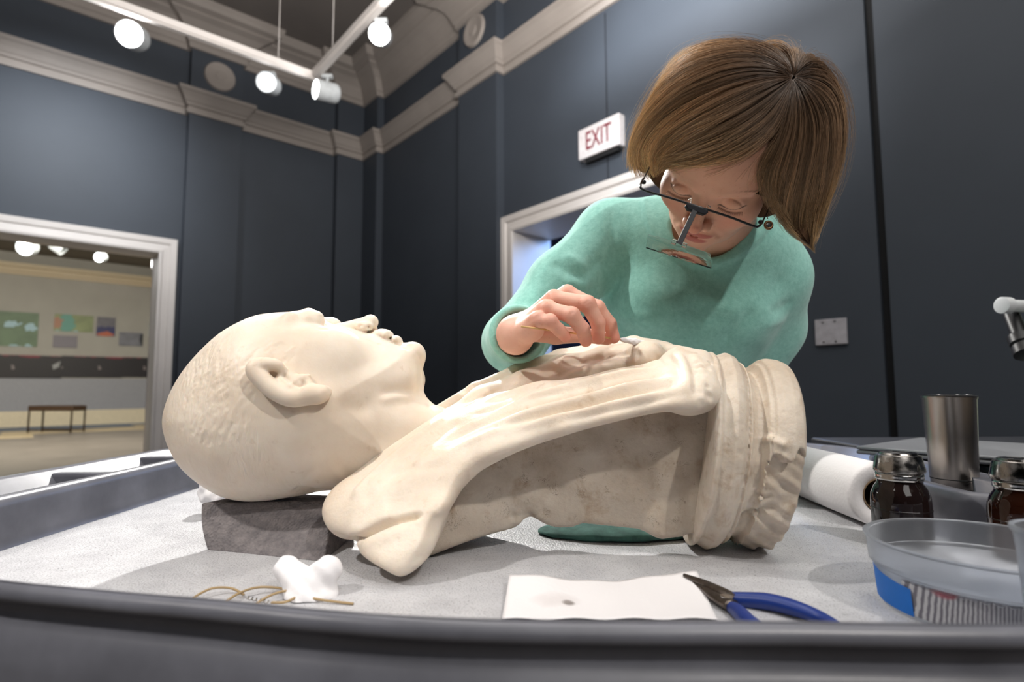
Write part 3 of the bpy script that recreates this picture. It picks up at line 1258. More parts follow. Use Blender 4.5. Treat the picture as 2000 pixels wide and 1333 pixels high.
# ------------------------------------------------------------------ tubs
tt = NT('frosted_plastic')
M_frost = tt.set(color=srgb(232, 236, 242), rough=.28, trans=.92, ior=1.12, spec=.5)
tub = thing('plastic_tub', (.383, .470, ZF), 'wide frosted plastic tub with blue tape and printed label at the near right corner', 'tub')
Mt = Matrix.Translation((.383, .470, ZF+.001))
lathe('tub_wall', [(.001, 0), (.072, 0), (.0755, .003), (.0772, .022), (.0785, .030), (.0815, .032), (.083, .051), (.085, .0525), (.085, .0535), (.0805, .053), (.079, .034), (.0770, .032), (.0750, .022), (.073, .005), (.001, .003)], M_frost, tub, 72, Mt, False, False)
tl_ = NT('printed_label')
c1 = tl_.coord()
s1_ = tl_.n('ShaderNodeSeparateXYZ')
tl_.l(c1, s1_.inputs[0])
wv = tl_.n('ShaderNodeTexWave')
wv.wave_type = 'BANDS'
wv.bands_direction = 'X'
wv.inputs['Scale'].default_value = 170
wv.inputs['Distortion'].default_value = 1.5
tl_.l(c1, wv.inputs['Vector'])
lc = tl_.mix(tl_.ramp(wv.outputs['Fac'], [(.35, (1, 1, 1, 1)), (.55, (0, 0, 0, 1))]), srgb(200, 200, 204), srgb(120, 118, 128))
lc = tl_.mix(tl_.ramp(tl_.noise(30, 1), [(.70, (0, 0, 0, 1)), (.74, (1, 1, 1, 1))]), lc, srgb(170, 100, 112))
M_label = tl_.set(color=lc, rough=.5)
M_tape = plain('blue_tape', (0, 110, 205), .55)


def band(name, M, r0, r1, z0, z1, a0, a1, m, parent, n=24, skew=0):
    bm = bmesh.new()

    def fn(u, v_):
        a = a0+(a1-a0)*u
        z = z0+(z1-z0+skew*u)*v_
        r = r0+(r1-r0)*v_
        return M @ Vector((r*math.cos(a), r*math.sin(a), z))
    face_grid(bm, fn, n, 4)
    return bm_obj(name, bm, m, parent, smooth=True)


R_ = math.radians
band('label', Mt, .0760, .0782, .003, .029, R_(188), R_(320), M_label, tub)
band('blue_tape', Mt, .0764, .0786, .002, .029, R_(148), R_(194), M_tape, tub, skew=-.006)
# second small cup
cup = thing('measuring_cup', (.352, .366, ZF), 'small tall frosted cup cropped by the right edge, in front of the tub', 'cup')
Mc = Matrix.Translation((.352, .366, ZF+.001))
lathe('cup_wall', [(.001, 0), (.021, 0), (.0225, .004), (.0275, .084), (.0295, .086), (.0295, .0885), (.0265, .088), (.0215, .006), (.001, .004)], M_frost, cup, 48, Mc, False, False)

# ------------------------------------------------------------------ solvent jars
ta = NT('brown_glass')
M_amber = ta.set(color=srgb(60, 30, 18), rough=.06, trans=.5, ior=1.5, spec=.6, coat=.3)
M_jar = plain('dark_brown_glass', (26, 17, 16), .08, spec=.6)
tcn = NT('worn_chrome')
tcn.set(color=tcn.ramp(tcn.noise(55, 5), [(.35, srgb(96, 92, 88)), (.55, srgb(190, 186, 182))]), metal=1, rough=tcn.ramp(tcn.noise(70, 5), [(.35, (.45, .45, .45, 1)), (.6, (.14, .14, .14, 1))]))


def jar(x, y, glass, label, txt, k=.87):
    t = thing('solvent_jar', (x, y, ZF), label, 'jar', 'glass solvent jars with metal lids')
    M = Matrix.Translation((x, y, ZF+.001)) @ Matrix.Diagonal((k, k, 1, 1))
    lathe('glass_body', [(.001, 0), (.031, 0), (.0338, .004), (.034, .012), (.0343, .046), (.0335, .056), (.030, .064), (.0262, .069), (.0255, .073), (.0265, .078), (.001, .078)], glass, t, 64, M, False, False)
    lathe('raised_ring', [(.0338, .0395), (.0348, .0402), (.0348, .0410), (.0338, .0417)], glass, t, 64, M, False, False)
    lathe('metal_collar', [(.0255, .073), (.0272, .073), (.0278, .0745), (.0272, .0762), (.0278, .078), (.0272, .080), (.026, .081)], M_chrome, t, 64, M, True, True)
    lathe('lid', [(.0265, .0815), (.0292, .082), (.0298, .084), (.0292, .087), (.0268, .097), (.0255, .1005), (.022, .1015), (.021, .1035), (.012, .104), (.001, .1035)], tcn.m, t, 64, M, True, False)
    if txt:
        f = bpy.data.curves.new('t', 'FONT')
        f.body = txt
        f.size = .0125
        f.extrude = .0004
        f.align_x = 'CENTER'
        o_ = bpy.data.objects.new('t', f)
        COL.objects.link(o_)
        bpy.context.view_layer.update()
        me = bpy.data.meshes.new_from_object(o_)
        COL.objects.unlink(o_)
        base = math.atan2(-y, -x)
        for v_ in me.vertices:
            a = base+v_.co.x/.0300*.9
            r = .0344*k+v_.co.z
            z = .0245+v_.co.y
            v_.co = (x+r*math.cos(a), y+r*math.sin(a), ZF+z)
        link('embossed_letters', me, glass, t)
    return t


jar(float(P(1764, 1060, .662)[0]), .662, M_jar, 'dark brown glass jar with worn metal lid standing before the paper towel roll', 'ACETONE')
jar(.532, .602, M_amber, 'amber glass jar with shiny metal lid at the right edge behind the tub', None)

# ------------------------------------------------------------------ paper towel roll
rx, rz, rr0 = .472, ZF+.0412, .0405
roll = thing('paper_towel_roll', (rx, .88, ZF), 'white paper towel roll lying along the right side of the tray', 'paper towel roll')
Mr = axis_matrix((rx, .740, rz), (.055, 1, 0))
bm = bmesh.new()
n = 96
prof = []
ring_o = []
L_ = .28
add_lathe(bm, [(.0215, .001), (.0215, 0), (.037, 0), (.0395, .0015), (.0405, .004), (.0408, .1), (.0405, L_-.002), (.039, L_), (.0215, L_), (.0215, .001)], n, Mr)
bm_obj('paper', bm, M_paper, roll, smooth=True)
lathe('cardboard_core', [(.0213, -.001), (.0213, L_), (.0200, L_), (.0200, -.001), (.0213, -.001)], plain('cardboard', (120, 98, 74), .8), roll, 48, Mr, False, False)
bar_pts = [(Mr @ Vector((math.cos(t)*(.0409+.0004*k), math.sin(t)*(.0409+.0004*k), .0))) for k, t in enumerate([2.0, 2.2, 2.4])]

# ------------------------------------------------------------------ steel tumbler on the right rim
tm_ = NT('brushed_steel')
mpv = tm_.coord((1, 1, 60))
tm_.bump(tm_.noise(60, 3, .6, mpv), .12, .0003)
tm_.set(color=srgb(176, 168, 160), metal=1, rough=.27)
tu = thing('steel_tumbler', (.607, .79, .961), 'tall brushed stainless steel tumbler standing on the right rim of the cart', 'tumbler')
Mu = Matrix.Translation((.607, .79, .9615))
lathe('tumbler_body', [(.001, 0), (.0248, 0), (.0264, .002), (.0272, .012), (.0275, .0145), (.0292, .07), (.0312, .121), (.0322, .123), (.0322, .1255), (.0300, .1255), (.027, .06), (.025, .01), (.001, .008)], tm_.m, tu, 72, Mu, False, False)
lathe('base_groove', [(.0272, .0125), (.0276, .0130), (.0276, .0136), (.0272, .0141)], M_dark, tu, 72, Mu, False, False)
lathe('drink_lid', [(.028, .115), (.0296, .120), (.0296, .1262), (.027, .1275), (.025, .1235), (.001, .123)], plain('smoky_lid', (40, 40, 42), .2), tu, 48, Mu, True, False)

# small vial on the rim
vi = thing('small_vial', (.648, 1.02, .961), 'tiny clear vial with brown cap on the cart rim behind the dark jar', 'vial')
Mv = Matrix.Translation((.648, 1.02, .9615))
lathe('vial_glass', [(.001, 0), (.0105, 0), (.0112, .002), (.0112, .014), (.009, .018), (.001, .018)], tt.m, vi, 24, Mv, False, False)
lathe('cap', [(.001, .018), (.0108, .018), (.0108, .028), (.0098, .029), (.001, .029)], plain('brown_cap', (112, 60, 40), .4), vi, 24, Mv, False, False)

# ------------------------------------------------------------------ side table, laptop, microscope
M_tab = plain('charcoal_table', (40, 42, 48), .5)
sdt = thing('side_table', (1.25, 1.5, 0), 'dark side table behind the cart carrying the laptop', 'table')
box('table_top', (.71, .70, .951), (1.75, 1.36, .981), M_tab, sdt, bevel=.004)
for x, y in ((.75, .75), (1.70, .75), (.75, 1.31), (1.70, 1.31)):
    lathe('leg', [(.02, 0), (.02, .951)], M_tab, sdt, 16, Matrix.Translation((x, y, 0)))
lap = thing('laptop', (.785, .993, .982), 'closed silver laptop on the dark side table behind the tumbler', 'laptop')
M_alu = plain('silver_aluminium', (150, 152, 156), .38, metal=.6, var=.02)
Ml = Matrix.Translation((.785, .993, .9825)) @ Matrix.Rotation(math.radians(36), 4, 'Z')
box('laptop_base', (-.145, -.115, .001), (.145, .115, .008), M_alu, lap, Ml, .003)
box('laptop_lid', (-.145, -.115, .0088), (.145, .115, .0145), M_alu, lap, Ml, .003)
for x, y in ((-.12, -.09), (.12, -.09), (-.12, .09), (.12, .09)):
    lathe('rubber_foot', [(.008, 0), (.008, .001)], M_black, lap, 12, Ml @ Matrix.Translation((x, y, 0)))
box('port_cover', (-.05, -.1152, .003), (-.02, -.1148, .006), M_dark, lap, Ml)
cb = tube('white_cable', crom([(.865, .935, .988), (.90, .91, .987), (.96, .90, .9855), (1.04, .93, .9855), (1.10, .92, .9855)], 8), .004, M_white, None, 8)
tag(cb, 'white power cable leading right from the laptop', 'cable')

mic = thing('microscope', (1.2, 1.12, .981), 'pale microscope with white focus knob, cropped by the right edge', 'microscope')
M_mic = plain('pale_green_enamel', (188, 200, 180), .35)
box('stage_base', (1.12, 1.02, .9815), (1.36, 1.22, 1.005), M_mic, mic, None, .01)
box('column', (1.165, 1.14, 1.005), (1.24, 1.21, 1.50), M_mic, mic, None, .01)
lathe('optical_head', [(.04, 0), (.045, .02), (.045, .09), (.03, .13)], M_mic, mic, 32, axis_matrix((1.095, 1.10, 1.30), (0, -.3, 1)))
lathe('focus_knob', [(.012, 0), (.0165, .001), (.0165, .018), (.012, .020), (.012, .16)], M_white, mic, 24, axis_matrix((.978, 1.12, 1.262), (1, .15, -.02)))
lathe('eyepiece', [(.014, 0), (.021, .002), (.021, .02), (.0175, .022), (.0175, .026), (.021, .028), (.021, .046), (.014, .05), (.014, .12)], M_black, mic, 24, axis_matrix((1.004, 1.10, 1.160), (.25, .6, 1)))
lathe('objective', [(.014, 0), (.018, .03), (.018, .08)], M_chrome, mic, 24, axis_matrix((1.14, 1.10, 1.10), (0, .1, 1)))
# ------------------------------------------------------------------ marble bust
def marble(name, dirt=0.0, fibres=False, hair=False, dim=1.0):
    t = NT(name)
    co = t.coord()
    n1 = t.noise(9, 6, .6, co)
    n2 = t.noise(42, 5, .65, co, .5)
    base = t.ramp(n1, [(.35, srgb(222, 209, 194)), (.62, srgb(237, 229, 218))])
    spots = t.ramp(n2, [(.60-.06*dirt, (0, 0, 0, 1)), (.74, (1, 1, 1, 1))])
    base = t.mix(t.math('MULTIPLY', spots, .35+.3*dirt), base, srgb(176, 142, 104))
    if dirt > 0:
        n3 = t.ramp(t.noise(17, 6, .7, co), [(.42, (0, 0, 0, 1)), (.7, (1, 1, 1, 1))])
        base = t.mix(t.math('MULTIPLY', n3, .55*dirt), base, srgb(150, 128, 104))
    if fibres:
        mp = t.coord((1, .3, 1))
        v = t.n('ShaderNodeTexNoise')
        v.inputs['Scale'].default_value = 150
        v.inputs['Detail'].default_value = 2
        v.inputs['Distortion'].default_value = 2.5
        t.l(mp, v.inputs['Vector'])
        band = t.math('ABSOLUTE', t.math('SUBTRACT', v.outputs['Fac'], .5))
        line = t.ramp(band, [(.0, (1, 1, 1, 1)), (.028, (0, 0, 0, 1))])
        gate = t.ramp(t.noise(60, 3, .6, co), [(.56, (0, 0, 0, 1)), (.64, (1, 1, 1, 1))])
        base = t.mix(t.math('MULTIPLY', t.math('MULTIPLY', line, gate), .8), base, srgb(96, 78, 58))
    base = t.mix(1, base, (dim, dim*.96, dim*.91, 1), 'MULTIPLY')
    hgt = t.math('ADD', t.noise(260, 3), t.math('MULTIPLY', t.noise(60, 4), 1.5))
    if hair:
        w = t.n('ShaderNodeTexNoise')
        w.inputs['Scale'].default_value = 120
        w.inputs['Distortion'].default_value = 1.2
        w.inputs['Detail'].default_value = 3
        t.l(t.coord((1.3, .25, .35), rot=(0, .9, 0)), w.inputs['Vector'])
        # carved close-cropped hair only over the skull
        sep = t.n('ShaderNodeSeparateXYZ')
        t.l(co, sep.inputs[0])
        lim = t.math('ADD', sep.outputs[0], t.math('MULTIPLY', sep.outputs[2], .55))
        m = t.n('ShaderNodeMapRange')
        m.inputs[1].default_value = .335
        m.inputs[2].default_value = .30
        t.l(lim, m.inputs[0])
        hgt = t.math('ADD', t.math('MULTIPLY', hgt, .35), t.math('MULTIPLY', t.math('MULTIPLY', w.outputs['Fac'], m.outputs[0]), 3.0))
    t.bump(hgt, .28+.25*dirt, .0012)
    t.set(color=base, rough=.46+.15*dirt, spec=.32, sss=.3, sssr=(.012, .007, .004), ssss=.5)
    return t.m


M_m_head = marble('marble_head', 0, hair=True)
M_m_drape = marble('marble_drapery', .22, dim=.97)
M_m_back = marble('marble_rough_back', .7, True, dim=.66)
M_m_base = marble('marble_base', .65, dim=.83)

bust = thing('marble_bust', (0, .66, ZF), 'cream marble portrait bust lying on its back with bald head to the left', 'bust')

# --- head and neck
Yh = .70


def xz(px, py, Y=Yh):
    q = P(px, py, Y)
    return (q[0], q[2])


hp = [(436, 660), (468, 637), (509, 618), (547, 612), (591, 611), (620, 618), (650, 634), (700, 646), (745, 656), (785, 672), (808, 680), (824, 705), (827, 765),
      (850, 797), (880, 830), (905, 870), (905, 930), (850, 975), (760, 985), (690, 960), (640, 957), (600, 965), (572, 970), (525, 977), (487, 977), (452, 969), (414, 947), (383, 920), (364, 893), (349, 857), (343, 818), (352, 777), (370, 738), (397, 700)]
hpoly = crom([xz(*q) for q in hp], 4, True)
hg = Grid2((-.46, .90), (0, 1.22), (280, 200), polysd(hpoly))


def f_head(p):
    x, y, z = p[:, 0], p[:, 1], p[:, 2]
    D = -hg(x, z)
    R = .112
    W = .104
    dd = np.clip(D/R, 0, 1)
    w = W*np.power(np.maximum(1-(1-dd)**2.1, 0), .52)
    # narrower towards neck and jaw, face planes
    nk = np.clip((x+.235)/.09, 0, 1)
    w = w*(1-.26*nk*nk*(3-2*nk))
    a = np.abs(y-Yh)
    d = (a-w)*.6
    d = np.where(D > 0, np.maximum(d, -D), np.sqrt(np.minimum(D, 0)**2+np.maximum(a, 0)**2*.2))
    sy = Yh+a  # mirrored on both sides
    q = np.stack([x, sy, z], 1).astype(np.float32)

    def s(px, py, off):   # point at side offset from the mid plane (projected on mid plane)
        v = P(px, py, Yh)
        return np.array([v[0], Yh+off, v[2]])
    # nose
    nose = cone(q, s(664, 642, 0), s(722, 631, 0), .0065, .0088)
    nose = smin(nose, ell(q, s(725, 629, 0), (.0086, .009, .0086)), .004)
    nose = smin(nose, ell(q, s(716, 640, .011), (.011, .007, .0065)), .004)
    d = smin(d, nose, .005)
    # brow ridge and eye (blank, closed-looking lid)
    d = smin(d, cone(q, s(610, 619, .012), s(598, 630, .048), .0075, .006), .018)
    d = smax(d, -ell(q, s(646, 634, .034), (.014, .014, .008)), .012)
    d = smin(d, ell(q, s(628, 631, .034), (.0145, .0145, .0115)), .007)
    # lips
    d = smin(d, ell(q, s(748, 655, .0), (.012, .020, .0075)), .006)
    d = smin(d, ell(q, s(757, 657, .0), (.006, .022, .0065)), .003)
    d = smin(d, ell(q, s(775, 667, .0), (.0065, .018, .0072)), .003)
    d = smax(d, -cone(q, s(766, 660, 0), s(764, 671, .024), .0018, .0012), .002)
    # chin
    d = smin(d, ell(q, s(809, 692, .0), (.0135, .021, .0145)), .012)
    # cheekbone
    d = smin(d, ell(q, s(668, 690, .056), (.03, .016, .024)), .03)
    # jaw line
    d = smin(d, cone(q, s(660, 775, .066), s(800, 742, .030), .014, .014), .018)
    # neck muscles
    d = smin(d, cone(q, s(640, 800, .060), s(850, 830, .025), .017, .017), .03)
    return d


V, F = surface(f_head, (-.45, .585, .94), (-.05, .815, 1.225), .0015, 2.6)
sc = Sculpt(V, F)
# jaw/neck edge
sc.stroke([(738, 776), (760, 766), (785, 763), (812, 766)], .005, -.0022, fade=.3)
sc.stroke([(735, 788), (760, 778), (785, 776), (810, 780)], .006, .0022)
sc.stroke([(645, 790), (690, 800), (740, 790)], .012, -.0025)
# nostril, nose wing, smile fold, eyelid lines
sc.dab(722, 641, .0026, -.005)
sc.stroke([(698, 641), (704, 637), (711, 636)], .002, -.0015)
sc.stroke([(700, 655), (712, 650), (722, 648)], .003, -.0012)
sc.stroke([(716, 656), (735, 668), (745, 685)], .006, -.0012)
sc.stroke([(608, 634), (622, 641), (640, 642), (652, 638)], .0026, -.0022)
sc.stroke([(612, 624), (626, 619), (640, 626)], .0022, -.0012)
sc.stroke([(758, 668), (770, 669), (786, 676)], .0028, -.0024)
sc.stroke([(790, 684), (797, 678), (800, 672)], .004, -.0018)

# creases at the back of the neck
sc.stroke([(570, 955), (600, 958), (650, 962)], .008, -.005)
sc.stroke([(600, 925), (640, 935), (680, 925)], .02, .0025)
# carved hair locks: short curved strokes swept back from the temple
random.seed(11)
for k in range(260):
    u = random.random()
    v_ = random.random()
    x0 = 360+u*220
    y0 = 668+v_*190-.10*(x0-350)*.3
    if x0 > 500 and y0 > 705:
        x0 -= 120
    ang = math.radians(35+55*(1-u)+random.uniform(-14, 14)) if y0 < 760 else math.radians(75+random.uniform(-20, 20))
    L = random.uniform(16, 34)
    dx, dy = -math.cos(ang)*L, math.sin(ang)*L
    sc.stroke([(x0, y0), (x0+dx*.5+3, y0+dy*.5-4), (x0+dx, y0+dy)], .0017, random.choice((-1, -1, 1))*random.uniform(.00025, .0005), n=3)
V, F = sc.done()
hm = mesh_np('head', V, F)
link('head', hm, M_m_head, bust)

# --- ear (left ear, lying in the head surface)


def ear_pt(px, py, off=0.0):
    h = sc.hit(px, py)
    return h+np.array([0, -off, 0])


helix = [(612, 768, .006), (580, 778, .008), (545, 764, .010), (518, 738, .012), (508, 722, .012), (520, 714, .012), (545, 714, .011), (556, 722, .008)]
hx_ = [ear_pt(a, b, c) for a, b, c in helix]
lobe = [ear_pt(608, 770, .007), ear_pt(628, 771, .010), ear_pt(641, 766, .008)]
anti = [ear_pt(*q) for q in [(556, 742, .004), (573, 757, .007), (592, 760, .007), (606, 748, .005)]]
trag = [ear_pt(*q) for q in [(604, 736, .003), (594, 741, .005), (588, 748, .003)]]


def f_ear(p):
    d = chain(p, crom(hx_, 3), list(np.interp(np.linspace(0, 1, len(hx_)*3-2), [0, .3, .6, .85, 1], [.0085, .0085, .0078, .0055, .003])), .004)
    d = smin(d, chain(p, crom(lobe, 2), [.0095, .0095, .009, .008, .006], .004), .006)
    d = smin(d, chain(p, anti, [.0045, .006, .006, .0035], .004), .004)
    d = smin(d, chain(p, trag, [.003, .0045, .003], .003), .004)
    cpt = ear_pt(560, 745, -.004)
    d = smin(d, cone(p, cpt, ear_pt(590, 765, -.005), .012, .011), .008)
    return d


ha = np.array(hx_)
V, F = surface(f_ear, ha.min(0)-.03, np.array([max(ha[:, 0].max(), lobe[2][0])+.02, ha[:, 1].max()+.03, ha[:, 2].max()+.03]), .0010)
es = Sculpt(V, F)
es.stroke([(548, 728), (562, 740), (574, 750)], .0028, -.003)
es.stroke([(570, 744), (585, 752), (600, 745)], .003, -.004)
link('ear', mesh_np('ear', *es.done(1)), M_m_head, bust)

# --- drapery and shoulders: relief on both sides of the median plane


def Yc(x):
    return .70-.08*np.clip(x+.15, 0, 1)/.42


poly = [(858, 808, .69), (905, 792, .685), (960, 770, .68), (1060, 746, .675), (1150, 727, .67), (1250, 703, .665), (1290, 690, .66), (1330, 684, .66), (1372, 688, .655),
        (1388, 712, .63), (1394, 745, .60), (1392, 775, .585), (1378, 797, .575), (1340, 800, .575), (1300, 802, .575), (1200, 822, .575), (1100, 850, .575), (1020, 878, .575), (960, 907, .57), (915, 943, .562),
        (885, 988, .552), (862, 1030, .545), (845, 1078, .535), (822, 1112, .529), (783, 1136, .525), (745, 1120, .528), (700, 1090, .545), (686, 1068, .55), (682, 1050, .565), (666, 1022, .60), (656, 990, .62), (668, 962, .64),
        (690, 930, .645), (735, 884, .645), (790, 845, .655)]
pw = np.array([P(*q) for q in poly])
dpoly = crom(pw[:, [0, 2]], 4, True)
ctrl = [(870, 812, .645), (960, 780, .645), (1060, 756, .645), (1150, 737, .645), (1250, 712, .64), (1330, 692, .635), (1375, 695, .63),
        (900, 850, .610), (1000, 800, .615), (1100, 780, .610), (1200, 755, .608), (1300, 735, .600), (1370, 730, .595),
        (1000, 840, .585), (1100, 810, .585), (1200, 786, .583), (1300, 770, .575), (1375, 765, .572),
        (890, 935, .572), (955, 890, .572), (1020, 862, .572), (1100, 836, .570), (1200, 810, .568), (1300, 792, .565), (1380, 785, .565),
        (735, 890, .625), (700, 935, .615), (672, 975, .60), (770, 930, .585), (820, 890, .59), (860, 870, .60), (830, 930, .572), (700, 1000, .575), (740, 1010, .56), (800, 990, .555), (860, 960, .562),
        (690, 1040, .565), (740, 1060, .54), (790, 1060, .53), (840, 1030, .540), (870, 990, .550), (700, 1080, .545), (750, 1105, .525), (790, 1120, .523), (825, 1090, .528),
        (850, 1060, .537), (790, 850, .635), (840, 830, .635), (920, 1000, .62), (960, 950, .62), (1100, 900, .62), (1300, 850, .62), (1420, 800, .6), (1420, 700, .64), (1200, 680, .68), (1000, 740, .69)]
cw = np.array([P(*q) for q in ctrl])
yn = Grid2((-.28, .88), (.34, 1.22), (260, 170), tps(cw[:, [0, 2]], Yc(cw[:, 0])-cw[:, 1], 1e-6))
dg = Grid2((-.28, .88), (.34, 1.22), (300, 200), polysd(dpoly))


def f_drape(p):
    x, y, z = p[:, 0], p[:, 1], p[:, 2]
    D = dg(x, z)
    w = yn(x, z)
    yc = Yc(x)
    a = np.abs(y-yc)
    d = smax((a-w)*.72, D, .016)
    # hollowed on the inside so the rear edge reads as a thick folded border
    inn = smax((a-(w-.035))*.72, D+.012, .01)
    low = z-(1.1-(759-700)*.0)  # unused guard
    # far layer of cloth rising behind
    q = p
    far = chain(q, [P(858, 806, .75), P(930, 764, .76), P(1010, 730, .765), P(1095, 702, .765), P(1175, 685, .76), P(1238, 675, .75), P(1300, 687, .73)], [.010, .011, .012, .013, .013, .012, .012], .006)
    far = smin(far, chain(q, [P(880, 806, .735), P(960, 762, .745), P(1040, 735, .75), P(1090, 722, .75)], [.006, .008, .009, .008], .005), .005)
    shf = chain(q, [P(880, 822, .715), P(950, 792, .725), P(1030, 768, .735), P(1110, 742, .738), P(1190, 724, .735), P(1260, 708, .725), P(1320, 705, .71)], [.016, .022, .026, .029, .029, .026, .02], .02)
    d = smin(d, smin(shf, far, .010), .008)
    # gathered bunch of cloth below the collar
    d = smin(d, ell(q, P(1262, 694, .70), (.022, .035, .018)), .008)
    d = smin(d, cone(q, P(1330, 705, .64), P(1345, 775, .585), .016, .017), .02)
    d = smin(d, cone(q, P(1370, 705, .64), P(1380, 770, .585), .012, .014), .012)
    # end of the shoulder: two lobes
    d = smin(d, cone(q, P(690, 1000, .615), P(760, 992, .60), .026, .028), .03)
    
    return d


V, F = surface(f_drape, (-.26, .50, .90), (.30, .88, 1.20), .00185, 2.6)
V[:, 2] = np.maximum(V[:, 2], ZF+.0004)
sc2 = Sculpt(V, F)
# boundary lip of the cloth against the neck
sc2.stroke([(872, 812), (820, 850), (770, 890), (720, 935), (682, 980)], .005, .003, fade=.1)
sc2.stroke([(900, 818), (850, 855), (800, 900), (750, 945), (705, 990)], .007, -.0022, fade=.1)
sc2.stroke([(890, 862), (840, 905), (780, 950), (715, 1005)], .010, .0014, fade=.4)
# shoulder lobe groove and folds
sc2.stroke([(680, 1052), (700, 1052), (740, 1032), (780, 1016), (830, 1004)], .0032, -.0085, fade=.12)
sc2.stroke([(672, 1030), (700, 1036), (740, 1016), (780, 1000)], .010, .0035, fade=.2)
sc2.stroke([(695, 1070), (730, 1058), (770, 1042), (815, 1026)], .007, .0022)

sc2.stroke([(740, 935), (780, 920), (850, 912), (900, 900)], .007, -.0016)
sc2.stroke([(860, 1000), (840, 1050), (815, 1105)], .010, -.003, fade=.15)

# fan of long folds from the gather towards the neck
folds = [
    ([(1285, 702), (1200, 712), (1120, 728), (1060, 748)], .006, .0045),
    ([(1290, 712), (1200, 728), (1110, 748), (1030, 765)], .0055, -.0045),
    ([(1320, 716), (1230, 730), (1140, 752), (1040, 778), (940, 812)], .0065, .0055),
    ([(1330, 728), (1240, 745), (1140, 770), (1040, 795), (930, 830)], .0055, -.0060),
    ([(1345, 735), (1250, 752), (1150, 780), (1040, 808), (920, 845)], .0065, .0055),
    ([(1345, 748), (1250, 768), (1150, 792), (1050, 815), (960, 838)], .0050, -.0050),
    ([(1350, 756), (1260, 776), (1170, 798), (1070, 822), (960, 850)], .0060, .0045),
    ([(1340, 770), (1260, 788), (1180, 806), (1090, 824)], .0050, -.0028),
    ([(1130, 760), (1060, 775), (990, 790), (910, 815)], .0045, -.0030),
    ([(1100, 742), (1040, 755), (990, 772), (930, 790)], .0045, .0035),
    ([(1060, 790), (990, 812), (920, 838), (860, 870)], .0045, -.0024),
    ([(1010, 830), (950, 850), (900, 872), (860, 895)], .0055, .0022),
    ([(1000, 752), (960, 768), (910, 792), (880, 808)], .004, -.003),
]
for px, w, a in folds:
    sc2.stroke(px, w, a*1.25, fade=.3)
# border roll along the near edge
sc2.stroke([(1385, 790), (1300, 797), (1200, 817), (1100, 845), (1020, 872), (955, 905), (905, 945)], .010, .0035, fade=.06)
sc2.stroke([(1370, 772), (1290, 782), (1200, 797), (1110, 820), (1020, 850), (950, 885)], .009, -.0015, fade=.1)
# folds at the gather
for px, w, a in [([(1300, 690), (1318, 715), (1330, 750)], .005, -.005), ([(1318, 686), (1338, 712), (1345, 755), (1340, 785)], .006, .004), ([(1335, 686), (1352, 715), (1358, 760), (1352, 788)], .0045, -.0045),
                 ([(1352, 688), (1368, 718), (1374, 760)], .005, .003), ([(1268, 690), (1285, 700), (1300, 722)], .004, -.003), ([(1240, 680), (1244, 690), (1252, 700)], .004, -.004)]:
    sc2.stroke(px, w, a*.65, fade=.2)
random.seed(4)
for k in range(26):
    sc2.dab(random.uniform(1352, 1392), random.uniform(700, 790), random.uniform(.0022, .004), random.uniform(-.003, .001))
# cavity between the two layers of cloth, chips on the far rim
for px, w, a in [([(1090, 712), (1150, 702), (1215, 694)], .006, -.006), ([(1075, 736), (1130, 722), (1190, 712)], .006, -.005), ([(1150, 704), (1190, 706), (1235, 704)], .004, .004)]:
    sc2.stroke(px, w, a, fade=.2)
for k in range(30):
    sc2.dab(random.uniform(1100, 1240), random.uniform(676, 712), random.uniform(.002, .005), random.uniform(-.0022, .0012))
V, F = sc2.done()
link('drapery', mesh_np('drapery', V, F), M_m_drape, bust)

# --- rough back slab under the drapery
sl = [(1300, 800), (1332, 1046), (1250, 1038), (1180, 1031), (1140, 1026), (1120, 1034), (1085, 1034), (1062, 1026), (1040, 1014), (1022, 1020), (1005, 1036), (940, 1050), (880, 1066), (825, 1080), (810, 1060), (860, 960), (920, 880), (1050, 810), (1250, 780)]
spoly = crom([xz(a, b, .64-.028*min(max((a-1090)/230, 0), 1)) for a, b in sl], 2, True)
sg = Grid2((-.2, .90), (.32, 1.2), (300, 180), polysd(spoly))


def f_slab(p):
    x, y, z = p[:, 0], p[:, 1], p[:, 2]
    D = sg(x, z)
    yc = Yc(x)
    # flares outwards to the left, like the inner face of the shoulder
    ysf = .642-.03*np.clip((x-.06)/.13, 0, 1)
    w = np.maximum(yc-ysf, .02)+.045*np.clip((-.0-x)/.13, 0, 1)**1.3
    w = w+.0012*np.sin(x*90+z*40)*np.sin(z*110-x*30)
    a = np.abs(y-yc)
    d = smax(a-w, D, .008)
    # recess near the base
    d = smin(d, smax(smax(np.abs(y-yc)-.022, np.abs(z-1.03)-.085, .005), np.abs(x-.19)-.035, .006), .012)
    return d


V, F = surface(f_slab, (-.18, .54, .90), (.30, .83, 1.16), .0022, 2.2)
V[:, 2] = np.maximum(V[:, 2], ZF+.0004)
s3 = Sculpt(V, F)
random.seed(9)
for k in range(50):
    s3.dab(random.uniform(850, 1300), random.uniform(860, 1040), random.uniform(.004, .012), random.uniform(-.0008, .0006))
for k in range(26):
    s3.dab(random.uniform(985, 1070), random.uniform(1000, 1040), random.uniform(.003, .006), random.uniform(-.003, .001))
link('back_support', mesh_np('back_support', *s3.done()), M_m_back, bust)

